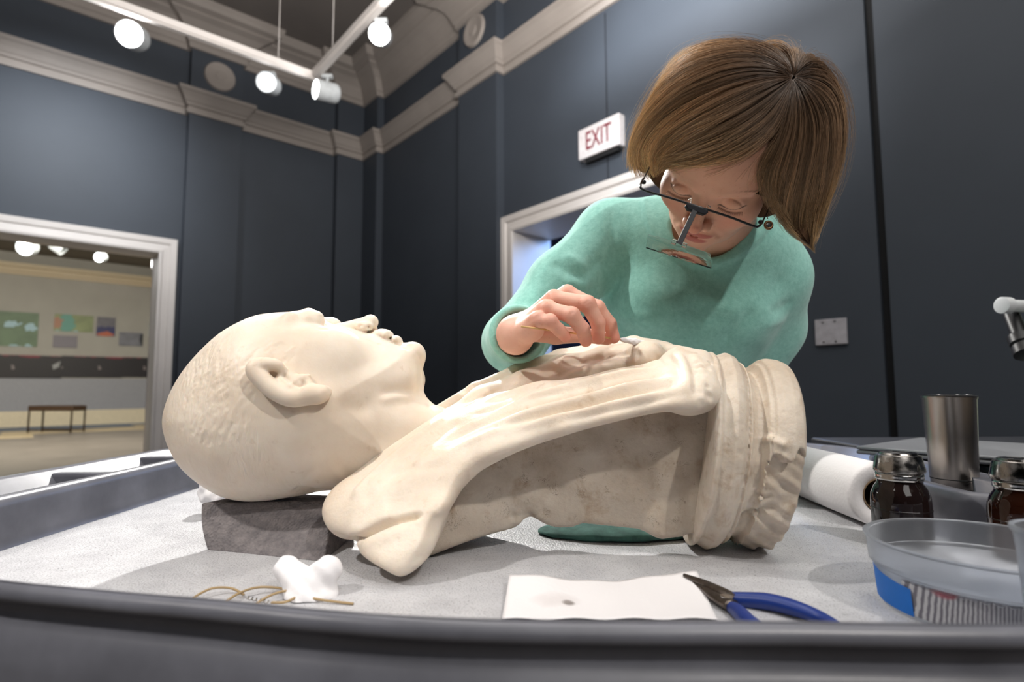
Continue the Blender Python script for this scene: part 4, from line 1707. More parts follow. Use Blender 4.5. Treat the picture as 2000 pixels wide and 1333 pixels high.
# --- turned socle
nb_ = np.array([1, -.155, -.15])
nb_ /= np.linalg.norm(nb_)
cb_ = np.array([.220, .668, 1.0315])
prof_b = [(-.006, -.001), (-.008, .095), (-.007, .107), (-.004, .1115), (-.001, .1105), (.0015, .1070), (.004, .1078), (.013, .1125), (.021, .1095), (.0255, .104), (.027, .1005), (.0285, .1035), (.030, .1035), (.0315, .0995), (.037, .094), (.042, .0935), (.045, .099), (.0465, .1045),
          (.0495, .104), (.052, .109), (.058, .1115), (.068, .1115), (.076, .109), (.080, .103), (.082, .09), (.083, -.001)]
bg = Grid2((-.03, -.01), (.11, .15), (220, 240), polysd(prof_b))


def f_base(p):
    q = p-cb_.astype(np.float32)
    h = q@nb_.astype(np.float32)
    rv = q-h[:, None]*nb_.astype(np.float32)
    r = np.sqrt((rv**2).sum(1))
    # plinth is a little squared off
    d = bg(h, r)
    q2 = p
    # broken-away chunks of the plinth
    for (px, py, Y, rad) in ((1545, 985, .555, .008), (1440, 1050, .60, .007)):
        c = P(px, py, Y)
        e = ell(q2, c, (rad, rad*.9, rad*1.25))+.0025*np.sin(p[:, 0]*260)*np.sin(p[:, 2]*220+p[:, 1]*90)
        d = smax(d, -e, .004)
    # lower near part of the plinth is broken back
    rough = .0022*np.sin(p[:, 0]*190+p[:, 2]*60)*np.sin(p[:, 2]*170-p[:, 1]*120)+.001*np.sin(p[:, 2]*420+p[:, 0]*300)
    lowz = smax(p[:, 2]-1.030-.006*np.sin(p[:, 0]*300+p[:, 1]*80)-.25*(h-.05), .046-h, .012)   # negative inside the broken region
    cut = smax(r-(.1005+.03*np.clip(p[:, 2]-.99, 0, 1))-rough, -1e3+0*r, .001)
    d = np.where(lowz < 0, smax(d, np.minimum(cut, -lowz), .008), d)
    return d


V, F = surface(f_base, (.17, .53, .895), (.345, .81, 1.165), .0015, 2.0)
V[:, 2] = np.maximum(V[:, 2], ZF+.0004)
s4 = Sculpt(V, F)
random.seed(3)
for k in range(110):
    s4.dab(random.uniform(1440, 1545), random.uniform(860, 1060), random.uniform(.003, .008), random.uniform(-.0008, .0006))
for k in range(60):
    s4.dab(random.uniform(1395, 1540), random.uniform(700, 1050), random.uniform(.002, .005), random.uniform(-.0007, .0004))
s4.stroke([(1482, 870), (1500, 858), (1520, 866), (1546, 880)], .004, .003)
s4.stroke([(1440, 1010), (1480, 1000), (1520, 985)], .004, -.004)
s4.stroke([(1470, 960), (1490, 975), (1515, 970)], .003, -.003)
link('socle', mesh_np('socle', *s4.done()), M_m_base, bust)

# green cushion under the hollow
tgc = plain('green_cloth', (70, 112, 104), .9, var=.15, scale=80, bump=.5)
o = None


def f_cush(p):
    d = ell(p, (.13, .715, ZF+.004), (.10, .040, .009))
    return d+.0008*np.sin(p[:, 0]*120)*np.sin(p[:, 1]*140)


V, F = surface(f_cush, (-.02, .62, .91), (.26, .78, .94), .002)
V[:, 2] = np.maximum(V[:, 2], ZF+.0003)
o = link('green_pad', mesh_np('green_pad', V, F), tgc)
tag(o, 'thin green cloth pad tucked under the hollow back of the bust', 'pad')
# ------------------------------------------------------------------ the woman
woman = None
RHO, THE = math.radians(16.5), math.radians(39)
vR, vU, vF = np.array(CR), np.array(CU), np.array(CF)
# aim the camera-aligned frame along the sight line to her head
hc = P(1418, 306, .70)
hd = hc-np.array([0, 0, HC])
hd /= np.linalg.norm(hd)
vF2 = hd
vR2 = np.cross(vF2, vU)
vR2 /= np.linalg.norm(vR2)
vU2 = np.cross(vR2, vF2)
Xl = math.cos(RHO)*vR2-math.sin(RHO)*vU2
Up = math.sin(RHO)*vR2+math.cos(RHO)*vU2
PSI = math.radians(7)
Yl = math.cos(THE)*(-vF2)-math.sin(THE)*Up
Zl = math.cos(THE)*Up+math.sin(THE)*(-vF2)
X2 = math.cos(PSI)*Xl+math.sin(PSI)*Yl
Y2 = math.cos(PSI)*Yl-math.sin(PSI)*Xl
HM = np.stack([X2, Y2, Zl], 1)      # columns: local axes in world
HS = 1.0


def HL(x, y, z):
    return hc+HM@(np.array([x, y, z])*HS)


def f_face(p):
    q = ((p-hc.astype(np.float32))@HM.astype(np.float32))/HS
    x = q[:, 0]
    m = np.abs(x)
    s = np.stack([m, q[:, 1], q[:, 2]], 1)
    d = ell(s, (0, -.012, .030), (.072, .090, .082))
    d = smin(d, ell(s, (0, .020, -.025), (.060, .062, .080)), .03)
    d = smin(d, ell(s, (0, .036, -.072), (.040, .042, .030)), .025)
    d = smin(d, ell(s, (0, .073, -.092), (.016, .013, .013)), .014)
    d = smin(d, ell(s, (.042, .052, -.026), (.020, .020, .022)), .020)
    # forehead and brow
    d = smin(d, ell(s, (0, .040, .048), (.056, .044, .044)), .03)
    d = smin(d, cone(s, (.014, .0785, .0165), (.046, .062, .0185), .0075, .006), .010)
    # sockets, lids
    d = smax(d, -ell(s, (.0315, .0875, -.002), (.017, .012, .012)), .010)
    d = smin(d, ell(s, (.0315, .0655, -.0015), (.0145, .0150, .0125)), .004)
    # nose
    n = cone(s, (0, .078, .008), (0, .0985, -.030), .0065, .0078)
    n = smin(n, ell(s, (0, .0995, -.0335), (.0088, .0082, .0082)), .004)
    n = smin(n, ell(s, (.0118, .0885, -.0365), (.0068, .0088, .0068)), .004)
    d = smin(d, n, .007)
    d = smax(d, -ell(s, (.0065, .0935, -.0435), (.0036, .0052, .004)), .002)
    # muzzle, lips
    d = smin(d, ell(s, (0, .064, -.062), (.026, .019, .020)), .014)
    d = smin(d, ell(s, (.006, .0795, -.0590), (.0135, .0065, .0045)), .004)
    d = smin(d, ell(s, (0, .0790, -.0685), (.016, .0075, .0055)), .004)
    lipline = cone(s, (0, .0865, -.0632), (.024, .0745, -.0618), .0013, .0010)
    d = smax(d, -lipline, .002)
    # nasolabial
    d = smax(d, -cone(s, (.017, .0875, -.040), (.031, .0745, -.062), .0014, .0014), .005)
    # ears
    e = ell(s, (.0745, -.006, -.006), (.006, .016, .028))
    d = smin(d, e, .006)
    d = smax(d, -ell(s, (.082, .000, -.004), (.004, .009, .016)), .004)
    # neck
    w0 = p
    d = smin(d, cone(w0, HL(0, -.030, -.055), P(1400, 440, .86), .050, .056), .02)
    return d


ML = HM
ext = .15
V, F = surface(f_face, hc-np.array([.13, .13, .16]), hc+np.array([.13, .20, .13]), .00135, 2.0)
sf = Sculpt(V, F)
# closed lash lines, eyelid creases (viewer left eye, then right eye)


def loc(x, y, z):
    """photo pixel of a local head point, to lay strokes"""
    w = HL(x, y, z)-np.array([0, 0, HC])
    X = w@vR
    Z = w@vF
    Y = w@vU
    return (1000+FPX*X/Z, 666.5-FPX*Y/Z)


for sg_ in (-1, 1):
    sf.stroke([loc(sg_*a, .08, b) for a, b in ((.0185, -.0065), (.025, -.0095), (.033, -.0105), (.041, -.0085), (.046, -.0045))], .0011, -.0013, fade=.1)
    sf.stroke([loc(sg_*a, .08, b) for a, b in ((.019, .004), (.026, .0085), (.034, .0095), (.042, .006), (.047, .000))], .0014, -.0013, fade=.2)
    sf.stroke([loc(sg_*a, .08, b) for a, b in ((.020, -.016), (.028, -.0205), (.037, -.0195))], .002, -.0008, fade=.3)
    sf.stroke([loc(sg_*a, .08, b) for a, b in ((.0155, -.037), (.0185, -.036), (.0195, -.032))], .0012, -.0012, fade=.2)
sf.stroke([loc(0, .08, -.046), loc(0, .08, -.054)], .0022, -.0010)
fV, fF = sf.done(1)

# skin colour: painted per vertex from the face's own landmarks (lips, brows, lashes, blush)
q = ((fV-hc)@HM)
ax = np.abs(q[:, 0])


def blob(cx, cy, cz, rx, ry, rz, hard=2.0):
    d = ((ax-cx)/rx)**2+((q[:, 1]-cy)/ry)**2+((q[:, 2]-cz)/rz)**2
    return np.clip((1.15-d)*hard, 0, 1)


lips = np.maximum(blob(.006, .083, -.0592, .0175, .012, .0045), blob(0, .083, -.0690, .0175, .012, .0058))
blush = np.maximum(np.maximum(blob(.040, .07, -.035, .024, .04, .020, .7), blob(0, .103, -.034, .012, .012, .012, .9)), 0)
brow = np.zeros(len(q))
for k in range(9):
    t = k/8
    brow = np.maximum(brow, blob(.013+.038*t, .075-.012*t, .0185+.006*math.sin(t*2.2)-.004*t, .004, .012, .0030-.0010*t, 1.2))
lash = np.zeros(len(q))
for k in range(13):
    t = k/12
    lash = np.maximum(lash, blob(.0185+.0275*t, .078-.010*t, -.0065-.0042*math.sin(t*math.pi)+.002*t, .0022, .012, .0011, 1.6))


def smoothcol(base, layers):
    c = np.tile(np.array(base[:3]), (len(q), 1))
    for m, col in layers:
        c = c*(1-m[:, None])+np.array(col[:3])*m[:, None]
    return c


fcol = smoothcol(srgb(216, 170, 146), [(blush*.55, srgb(208, 128, 108)), (lips*.85, srgb(176, 92, 88)), (brow*.75, srgb(112, 78, 58)), (lash*.85, srgb(70, 44, 36))])

scalp = np.clip(((q[:, 2]-.056)+(.035-q[:, 1])*.55)/.012, 0, 1)[:, None]
fcol = fcol*(1-scalp)+np.array(srgb(70, 52, 42)[:3])*scalp

# --- arms, hand, torso core (skin body under the clothes)
# right hand (viewer's left), fingers pinching the swab stick
wr = P(1004, 652, .695)
elb = P(1003, 668, .87)
MC = [P(1050, 626, .640), P(1066, 603, .655), P(1082, 583, .672), P(1108, 573, .690)]    # pinky..index knuckles
FG_ = [
    [MC[0], P(1074, 628, .634), P(1092, 645, .640), P(1104, 658, .648)],
    [MC[1], P(1116, 616, .640), P(1138, 643, .645), P(1144, 666, .654)],
    [MC[2], P(1147, 594, .655), P(1168, 631, .660), P(1169, 661, .668)],
    [MC[3], P(1166, 602, .680), P(1191, 633, .683), P(1199, 660, .686)],
]
FR = [[.0085, .0082, .0072, .0066], [.0092, .0092, .0082, .0074], [.0098, .0096, .0084, .0076], [.0098, .0094, .0082, .0074]]
TH = [P(1030, 648, .700), P(1085, 655, .712), P(1140, 655, .706), P(1186, 662, .695)]


def f_hand(p):
    d = cone(p, wr+np.array([.000, .07, -.004]), wr, .022, .022)
    # palm: four metacarpals and the heel
    pal_ = None
    for i, m_ in enumerate(MC):
        b = wr+np.array([.004, .0+.004*i, .006*(i-1.5)])
        e = cone(p, b, m_, .015-.001*i, .0108)
        pal_ = e if pal_ is None else smin(pal_, e, .008)
    pal_ = smin(pal_, ell(p, P(1034, 647, .665), (.017, .018, .0125)), .008)
    d = smin(d, pal_, .014)
    for pts, rs in zip(FG_, FR):
        c = chain(p, pts, rs, .0025)
        # knuckle bumps
        c = smin(c, np.sqrt(((p-pts[1])**2).sum(1))-rs[1]*1.04, .003)
        d = smin(d, c, .0028)
    d = smin(d, chain(p, TH, [.012, .0115, .0095, .008], .004), .004)
    return d


lo_ = np.array([P(960, 700, .70)[0]-.0, .60, P(1000, 700, .66)[2]])
hi_ = np.array([P(1215, 560, .70)[0]+.004, .80, P(1100, 545, .70)[2]])
V, F = surface(f_hand, lo_-.01, hi_+.01, .0011, 1.9)
sh = Sculpt(V, F)
for pts, rs in zip(FG_, FR):
    pass
sh.stroke([(1082, 590), (1062, 606), (1040, 622)], .004, .0008)
sh.stroke([(1104, 575), (1070, 592), (1035, 615)], .004, .0010)
sh.stroke([(1068, 612), (1045, 622), (1022, 634)], .003, -.0006)
for (x_, y_) in ((1146, 590), (1150, 595), (1168, 600), (1172, 606), (1116, 612)):
    sh.stroke([(x_-6, y_+5), (x_+1, y_), (x_+7, y_-3)], .0011, -.0006, fade=.3)
# fingernail rims
for (x_, y_) in ((1197, 655), (1167, 658), (1146, 664)):
    sh.stroke([(x_-4, y_-2), (x_, y_-4), (x_+4, y_-2)], .0008, -.0005, fade=.2)
hV, hF = sh.done(1)
qh = hV
nail = np.zeros(len(qh))
red = np.zeros(len(qh))
for pts in FG_:
    dd = np.sqrt(((qh-pts[3])**2).sum(1))
    red = np.maximum(red, np.clip(1.6-dd/.012, 0, 1))
    for k_ in (0, 1, 2):
        dd = np.sqrt(((qh-pts[k_])**2).sum(1))
        red = np.maximum(red, .6*np.clip(1.7-dd/.010, 0, 1))
q = hV
hcol = np.tile(np.array(srgb(228, 180, 160)[:3]), (len(hV), 1))
hcol = hcol*(1-.55*red[:, None])+np.array(srgb(216, 128, 110)[:3])*.55*red[:, None]

# left hand resting on the tray behind the bust
lw = np.array([.30, 1.00, ZF+.035])


def f_lhand(p):
    d = cone(p, lw+np.array([.05, .04, .03]), lw, .026, .022)
    d = smin(d, ell(p, lw+np.array([-.045, -.015, -.012]), (.045, .038, .014)), .014)
    for i in range(4):
        b = lw+np.array([-.075, -.045+.02*i, -.012])
        d = smin(d, chain(p, [b, b+np.array([-.035, -.006+.003*i, .004]), b+np.array([-.065+.008*abs(i-1.5), -.010+.006*i, -.012])], [.0095, .009, .0075], .003), .004)
    d = smin(d, chain(p, [lw+np.array([-.02, -.035, -.01]), lw+np.array([-.045, -.07, -.012]), lw+np.array([-.075, -.085, -.016])], [.012, .0105, .009], .004), .006)
    return d


lV, lF = surface(f_lhand, lw-np.array([.18, .12, .05]), lw+np.array([.11, .10, .08]), .0022, 1.9)
lcol = np.tile(np.array(srgb(218, 170, 148)[:3]), (len(lV), 1))

# torso, arms and legs
SHR = P(1195, 462, .955)     # her right shoulder
SHL = P(1502, 545, .93)
ELR = elb
ELL_ = np.array([.415, 1.06, 1.06])
HIP = np.array([.33, 1.44, 1.02])


def f_core(p, g=0.0):
    """g: extra thickness for the clothes"""
    d = ell(p, P(1350, 590, .985), (.150+g, .105+g, .125+g))
    d = smin(d, ell(p, P(1385, 490, .925), (.120+g, .085+g, .070+g)), .05)
    d = smin(d, cone(p, P(1330, 640, 1.04), P(1330, 705, 1.22), .118+g, .118+g), .06)
    d = smin(d, cone(p, P(1330, 705, 1.22), HIP, .118+g, .145+g), .06)
    d = smin(d, cone(p, SHR, P(1380, 452, .90), .050+g, .050+g), .05)
    d = smin(d, cone(p, SHL, P(1420, 470, .89), .050+g, .050+g), .05)
    # breasts, soft
    d = smin(d, ell(p, P(1290, 590, .91), (.052+g, .05+g, .045+g)), .045)
    d = smin(d, ell(p, P(1430, 618, .90), (.052+g, .05+g, .045+g)), .045)
    return d


def f_arms(p, g=0.0):
    d = cone(p, SHR, P(1098, 560, .925), .052+g, .047+g)
    d = smin(d, cone(p, P(1098, 560, .925), ELR, .047+g, .038+g), .03)
    d = smin(d, cone(p, ELR, P(1004, 655, .775), .038+g, .029+g), .02)
    d2 = cone(p, SHL, P(1500, 640, .99), .053+g, .048+g)
    d2 = smin(d2, cone(p, P(1500, 640, .99), ELL_, .048+g, .040+g), .03)
    d2 = smin(d2, cone(p, ELL_, lw+np.array([.06, .045, .035]), .040+g, .028+g), .02)
    return d, d2


def f_body(p):
    d = f_core(p, -.008)
    a, b = f_arms(p, -.008)
    d = smin(smin(d, a, .03), b, .03)
    for sx in (-.085, .085):
        k = HIP+np.array([sx*1.1, .05, -.50])
        f = HIP+np.array([sx*1.2, .10, -.94])
        d = smin(d, chain(p, [HIP+np.array([sx, 0, -.02]), k, f], [.085, .055, .04], .02), .03)
        d = smin(d, cone(p, f, f+np.array([0, -.14, -.035]), .038, .03), .02)
    # neck stub continuing under the collar
    d = smin(d, cone(p, P(1400, 420, .85), P(1395, 480, .92), .05, .06), .03)
    return d


bV, bF = surface(f_body, (-.10, .70, -.01), (.66, 1.75, 1.50), .0075, 2.2)
bV[:, 2] = np.maximum(bV[:, 2], .002)
bcol = np.tile(np.array(srgb(206, 158, 132)[:3]), (len(bV), 1))

allV = np.concatenate([fV, hV, lV, bV])
allF = np.concatenate([fF, hF+len(fV), lF+len(fV)+len(hV), bF+len(fV)+len(hV)+len(lV)])
allC = np.concatenate([fcol, hcol, lcol, bcol])


def colattr(me, C):
    at = me.color_attributes.new('tone', 'FLOAT_COLOR', 'POINT')
    n = len(me.vertices)
    buf = np.ones((n, 4), np.float32)
    buf[:, :3] = C[:n]
    at.data.foreach_set('color', buf.ravel())


tk = NT('skin')
at_ = tk.n('ShaderNodeAttribute')
at_.attribute_name = 'tone'
fre = tk.ramp(tk.noise(210, 4, .7), [(.60, (1, 1, 1, 1)), (.70, (.80, .66, .58, 1))])
mott = tk.ramp(tk.noise(45, 4), [(.3, (.94, .90, .89, 1)), (.7, (1.0, 1.0, 1.0, 1))])
skc = tk.mix(.55, at_.outputs['Color'], fre, 'MULTIPLY')
skc = tk.mix(1, skc, mott, 'MULTIPLY')
tk.bump(tk.math('ADD', tk.noise(900, 2), tk.noise(300, 3)), .18, .0004)
M_skin = tk.set(color=skc, rough=.46, spec=.4, sss=.18, sssr=(.012, .004, .002), ssss=.6)
me = mesh_np('person', allV, allF)
colattr(me, allC)
woman = link('person', me, M_skin)
tag(woman, 'woman in a mint green sweater bending over the marble bust, holding a cotton swab', 'person')

# --- sweater
SWG = .010


def f_sweater(p):
    core = f_core(p, SWG)
    a, b = f_arms(p, SWG-.003)
    d = smin(core, b, .022)
    d = smin(d, a, .022)
    # cuff: flared rim and open mouth towards the hand
    ca, cbm = P(1002, 657, .84), P(1012, 653, .735)
    cuff = cone(p, ca, cbm, .037, .039)
    cut = cone(p, P(1024, 650, .690), P(1004, 656, .80), .034, .026)
    d = smin(d, smax(cuff, -(np.einsum('ij,j->i', p-cbm.astype(np.float32), ((ca-cbm)/np.linalg.norm(ca-cbm)).astype(np.float32))+.006), .004), .010)
    d = smax(d, -cut, .003)
    # neckline opening
    d = smax(d, -ell(p, HL(0, -.025, -.150), (.053, .060, .050)), .006)
    return d


V, F = surface(f_sweater, (-.13, .66, .93), (.68, 1.48, 1.52), .0038, 2.4)
ss = Sculpt(V, F)
SW = [
    ([(1190, 400), (1196, 450), (1190, 510), (1165, 550)], .008, -.0045), ([(1150, 545), (1120, 535), (1090, 520), (1070, 515)], .008, -.005),
    ([(1155, 560), (1130, 556), (1100, 545)], .007, .005), ([(1150, 530), (1125, 510), (1100, 495)], .008, .004), ([(1148, 545), (1158, 520), (1185, 505)], .007, -.004),
    ([(1160, 548), (1200, 565), (1240, 590)], .012, -.003), ([(1145, 556), (1150, 600), (1140, 640)], .012, -.006),
    ([(1330, 560), (1370, 575), (1420, 605), (1470, 615)], .016, .006), ([(1340, 590), (1380, 612), (1440, 625)], .012, -.005),
    ([(1480, 600), (1460, 620), (1425, 655), (1400, 680)], .010, -.010), ([(1490, 605), (1510, 570), (1530, 530)], .012, -.005),
    ([(1500, 610), (1530, 600), (1555, 585)], .008, -.004), ([(1480, 640), (1510, 632), (1540, 620)], .008, .004),
    ([(1200, 610), (1250, 625), (1300, 622)], .014, .005), ([(1200, 640), (1260, 655), (1320, 650)], .012, -.004), ([(1230, 420), (1250, 480), (1300, 540)], .016, .003),
    ([(1040, 600), (1020, 610), (1000, 625)], .008, -.004), ([(1075, 560), (1050, 570), (1030, 590)], .010, .003), ([(1250, 500), (1290, 540), (1340, 560)], .016, -.004),
    ([(1220, 575), (1260, 600), (1310, 610)], .01, -.003),
]
for px, w, a in SW:
    ss.stroke(px, w*1.1, a*(.5 if w > .0095 else .85))
# ribbed neckline band
ss.stroke([(1258, 380), (1262, 420), (1275, 455), (1300, 487), (1345, 512), (1390, 516), (1440, 500), (1480, 465), (1505, 430)], .0035, .0030, fade=.05)
ss.stroke([(1252, 384), (1255, 425), (1268, 462), (1295, 498), (1343, 524), (1392, 528), (1446, 511), (1489, 474), (1514, 438)], .0030, -.0016, fade=.05)
V, F = largest(*ss.done(2))
tw2 = NT('mint_cashmere')
mp = tw2.coord((1, 1, 1))
tw2.bump(tw2.math('ADD', tw2.noise(700, 3, .7, mp), tw2.math('MULTIPLY', tw2.noise(180, 3), .8)), .55, .0012)
M_mint = tw2.set(color=tw2.ramp(tw2.noise(130, 4, .7), [(.3, srgb(136, 198, 186)), (.7, srgb(160, 218, 206))]), rough=.95, spec=.15, sheen=.35, sheenr=.5)
link('sweater', mesh_np('sweater', V, F), M_mint, woman)


def f_trouser(p):
    d = None
    for sx in (-.085, .085):
        k = HIP+np.array([sx*1.1, .05, -.50])
        f = HIP+np.array([sx*1.2, .10, -.90])
        e = chain(p, [HIP+np.array([sx, 0, -.02]), k, f], [.102, .072, .062], .02)
        d = e if d is None else smin(d, e, .03)
    d = smin(d, cone(p, HIP+np.array([-.05, 0, .03]), HIP+np.array([.05, 0, .03]), .128, .128), .05)
    return smax(d, p[:, 2]-1.12, .01)


V, F = surface(f_trouser, (.0, 1.2, .06), (.66, 1.75, 1.16), .009, 2.2)
link('trousers', mesh_np('trousers', V, F), plain('navy_trousers', (30, 38, 66), .85), woman)

# --- hair
hairC = P(1432, 268, .70)
hairR = np.array([.128, .120, .122])


def hairY(px, py, k=1.0):
    r = ray(px, py)
    o = (np.array([0, 0, HC])-hairC)/(hairR*k)
    d = r/(hairR*k)
    A = d@d
    B = o@d
    Cc = o@o-1
    disc = B*B-A*Cc
    t = (-B-math.sqrt(disc))/A if disc > 0 else -B/A
    q0 = np.array([0, 0, HC])+r*t
    h0 = sf.hit(px, py)
    if h0 is not None:
        dh = np.linalg.norm(h0-np.array([0, 0, HC]))
        dq = np.linalg.norm(q0-np.array([0, 0, HC]))
        if dh-.009 < dq:
            q0 = np.array([0, 0, HC])+(q0-np.array([0, 0, HC]))*((dh-.009)/dq)
    return q0


G = [
    [(1550, 147), (1532, 112), (1484, 88), (1425, 80), (1370, 84), (1328, 98), (1305, 125)],
    [(1549, 147), (1500, 97), (1430, 86), (1370, 92), (1325, 110), (1298, 150), (1285, 190)],
    [(1549, 148), (1490, 100), (1415, 96), (1350, 112), (1300, 150), (1262, 205), (1240, 260)],
    [(1549, 148), (1480, 108), (1395, 112), (1325, 145), (1270, 200), (1235, 260), (1219, 310)],
    [(1549, 149), (1475, 118), (1385, 132), (1310, 172), (1258, 228), (1224, 285), (1216, 330)],
    [(1548, 150), (1470, 130), (1375, 152), (1300, 195), (1250, 248), (1225, 300), (1238, 345)],
    [(1548, 151), (1468, 145), (1370, 175), (1300, 218), (1255, 265), (1238, 312), (1262, 350)],
    [(1547, 151), (1468, 160), (1375, 197), (1308, 238), (1268, 280), (1256, 318), (1285, 346)],
    [(1547, 152), (1470, 178), (1385, 220), (1322, 258), (1285, 292), (1275, 318), (1290, 335)],
    [(1547, 153), (1480, 198), (1402, 240), (1345, 272), (1305, 298), (1288, 314), (1282, 330)],
    [(1547, 154), (1493, 215), (1425, 258), (1370, 285), (1325, 303), (1298, 314), (1280, 324)],
    [(1547, 155), (1508, 228), (1455, 272), (1402, 297), (1350, 312), (1310, 319), (1285, 326)],
    [(1547, 155), (1520, 238), (1482, 282), (1440, 304), (1395, 315), (1350, 320), (1310, 323)],
    [(1547, 156), (1528, 245), (1503, 292), (1488, 322), (1490, 350), (1500, 378), (1515, 400)],
    [(1547, 156), (1540, 245), (1523, 305), (1512, 355), (1512, 400), (1522, 440), (1548, 470)],
    [(1549, 155), (1556, 240), (1545, 310), (1533, 375), (1524, 425), (1532, 460), (1570, 478)],
    [(1550, 155), (1575, 235), (1570, 310), (1556, 380), (1542, 435), (1552, 470), (1595, 490)],
    [(1550, 154), (1592, 225), (1592, 300), (1580, 370), (1565, 430), (1565, 468), (1590, 488)],
    [(1552, 153), (1608, 210), (1612, 285), (1602, 360), (1587, 425), (1578, 465), (1585, 490)],
    [(1552, 151), (1620, 195), (1627, 270), (1618, 345), (1602, 410), (1590, 455), (1586, 484)],
    [(1553, 150), (1625, 180), (1637, 250), (1632, 325), (1616, 390), (1600, 440), (1592, 470)],
    [(1553, 149), (1618, 158), (1640, 220), (1642, 290), (1630, 360), (1610, 415), (1600, 450)],
    [(1552, 148), (1590, 128), (1630, 168), (1648, 240), (1646, 300), (1634, 360), (1618, 405)],
    [(1552, 147), (1566, 112), (1612, 128), (1643, 180), (1652, 245), (1650, 300), (1640, 350)],
    [(1552, 149), (1570, 124), (1598, 116), (1622, 138), (1636, 165), (1644, 195), (1648, 220)],
    [(1552, 149), (1566, 122), (1585, 110), (1600, 112), (1612, 120), (1622, 130), (1630, 142)],
    [(1551, 149), (1556, 120), (1561, 104), (1568, 100), (1577, 101), (1585, 104), (1594, 109)],
    [(1550, 149), (1542, 116), (1530, 98), (1515, 91), (1500, 88), (1485, 86), (1470, 85)],
]
NS = 20
guides = []
for gi, g in enumerate(G):
    c = crom(np.array(g, float), 6)
    L = np.r_[0, np.cumsum(np.linalg.norm(np.diff(c, axis=0), axis=1))]
    t = np.linspace(0, L[-1], NS)
    c = np.stack([np.interp(t, L, c[:, 0]), np.interp(t, L, c[:, 1])], 1)
    guides.append(np.array([hairY(*q_) for q_ in c]))
guides = np.array(guides)       # (G, NS, 3)
for _ in range(3):
    guides[:, 1:-1] = .25*guides[:, :-2]+.5*guides[:, 1:-1]+.25*guides[:, 2:]
    for a_, b_ in ((0, 13), (13, len(G))):
        gg = guides[a_:b_]
        gg[1:-1, 2:] = .2*gg[:-2, 2:]+.6*gg[1:-1, 2:]+.2*gg[2:, 2:]
# smooth depth so locks hang instead of wrapping under
for g in range(len(guides)):
    for k in range(NS-6, NS):
        pass
gc = guides.copy()


def gsurf(u, v_):
    """u across guides 0..G-1, v along 0..1"""
    i = min(int(u), len(gc)-2)
    a = u-i
    f = v_*(NS-1)
    j = min(int(f), NS-2)
    b = f-j
    return (gc[i, j]*(1-a)+gc[i+1, j]*a)*(1-b)+(gc[i, j+1]*(1-a)+gc[i+1, j+1]*a)*b


# hair mass: closed shell just beneath the strands
NU = (len(G)-1)*4+1
grid = np.array([[gsurf(i/4, j/(NS-1)) for j in range(NS)] for i in range(NU)])
cdir = hairC-grid
cdir /= np.linalg.norm(cdir, axis=2)[:, :, None]
outer = grid+cdir*.007
innr = grid+cdir*.030
nV = NU*NS
Vh = np.concatenate([outer.reshape(-1, 3), innr.reshape(-1, 3)])
Fh = []


def vid(i, j, k):
    return k*nV+i*NS+j


for i in range(NU-1):
    for j in range(NS-1):
        if 48 <= i < 52 and j > 8:
            continue
        Fh.append((vid(i, j, 0), vid(i, j+1, 0), vid(i+1, j+1, 0), vid(i+1, j, 0)))
        Fh.append((vid(i, j, 1), vid(i+1, j, 1), vid(i+1, j+1, 1), vid(i, j+1, 1)))
for i in range(NU-1):
    Fh.append((vid(i, NS-1, 0), vid(i, NS-1, 1), vid(i+1, NS-1, 1), vid(i+1, NS-1, 0)))
for j in range(NS-1):
    Fh.append((vid(0, j, 0), vid(0, j, 1), vid(0, j+1, 1), vid(0, j+1, 0)))
    Fh.append((vid(NU-1, j, 0), vid(NU-1, j+1, 0), vid(NU-1, j+1, 1), vid(NU-1, j, 1)))
Fh = np.array(Fh)
# back of the hair: cap away from the eye


def f_cap(p):
    d = ell(p, hairC+np.array([.002, .012, .002]), hairR*np.array([.93, .95, .93]))
    # keep it behind the face
    ql = (p-hc.astype(np.float32))@HM.astype(np.float32)
    front = smin(ql[:, 1]-.030, .0+(-ql[:, 2]+.075)*-1, .02)
    cut = smax(ql[:, 1]-(.010+.9*np.clip(ql[:, 2]-.02, 0, 1)), -.05-0*ql[:, 1], .01)
    d = smax(d, cut, .01)
    d = smax(d, -(ql[:, 2]+.09), .02)
    # hollow for head and neck
    d = smax(d, -ell(p, HL(0, .02, -.06), (.062, .075, .075)), .01)
    return d


cV, cF = surface(f_cap, hairC-.15, hairC+.15, .004, 2.0)
hairb = NT('hair_base')  # dark brown base colour of the hair mass
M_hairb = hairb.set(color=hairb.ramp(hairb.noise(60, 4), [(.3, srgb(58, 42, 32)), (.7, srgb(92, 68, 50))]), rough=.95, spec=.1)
mass = link('hair', mesh_np('hair', np.concatenate([Vh, cV]), np.concatenate([Fh, cF+len(Vh)])), M_hairb, woman)

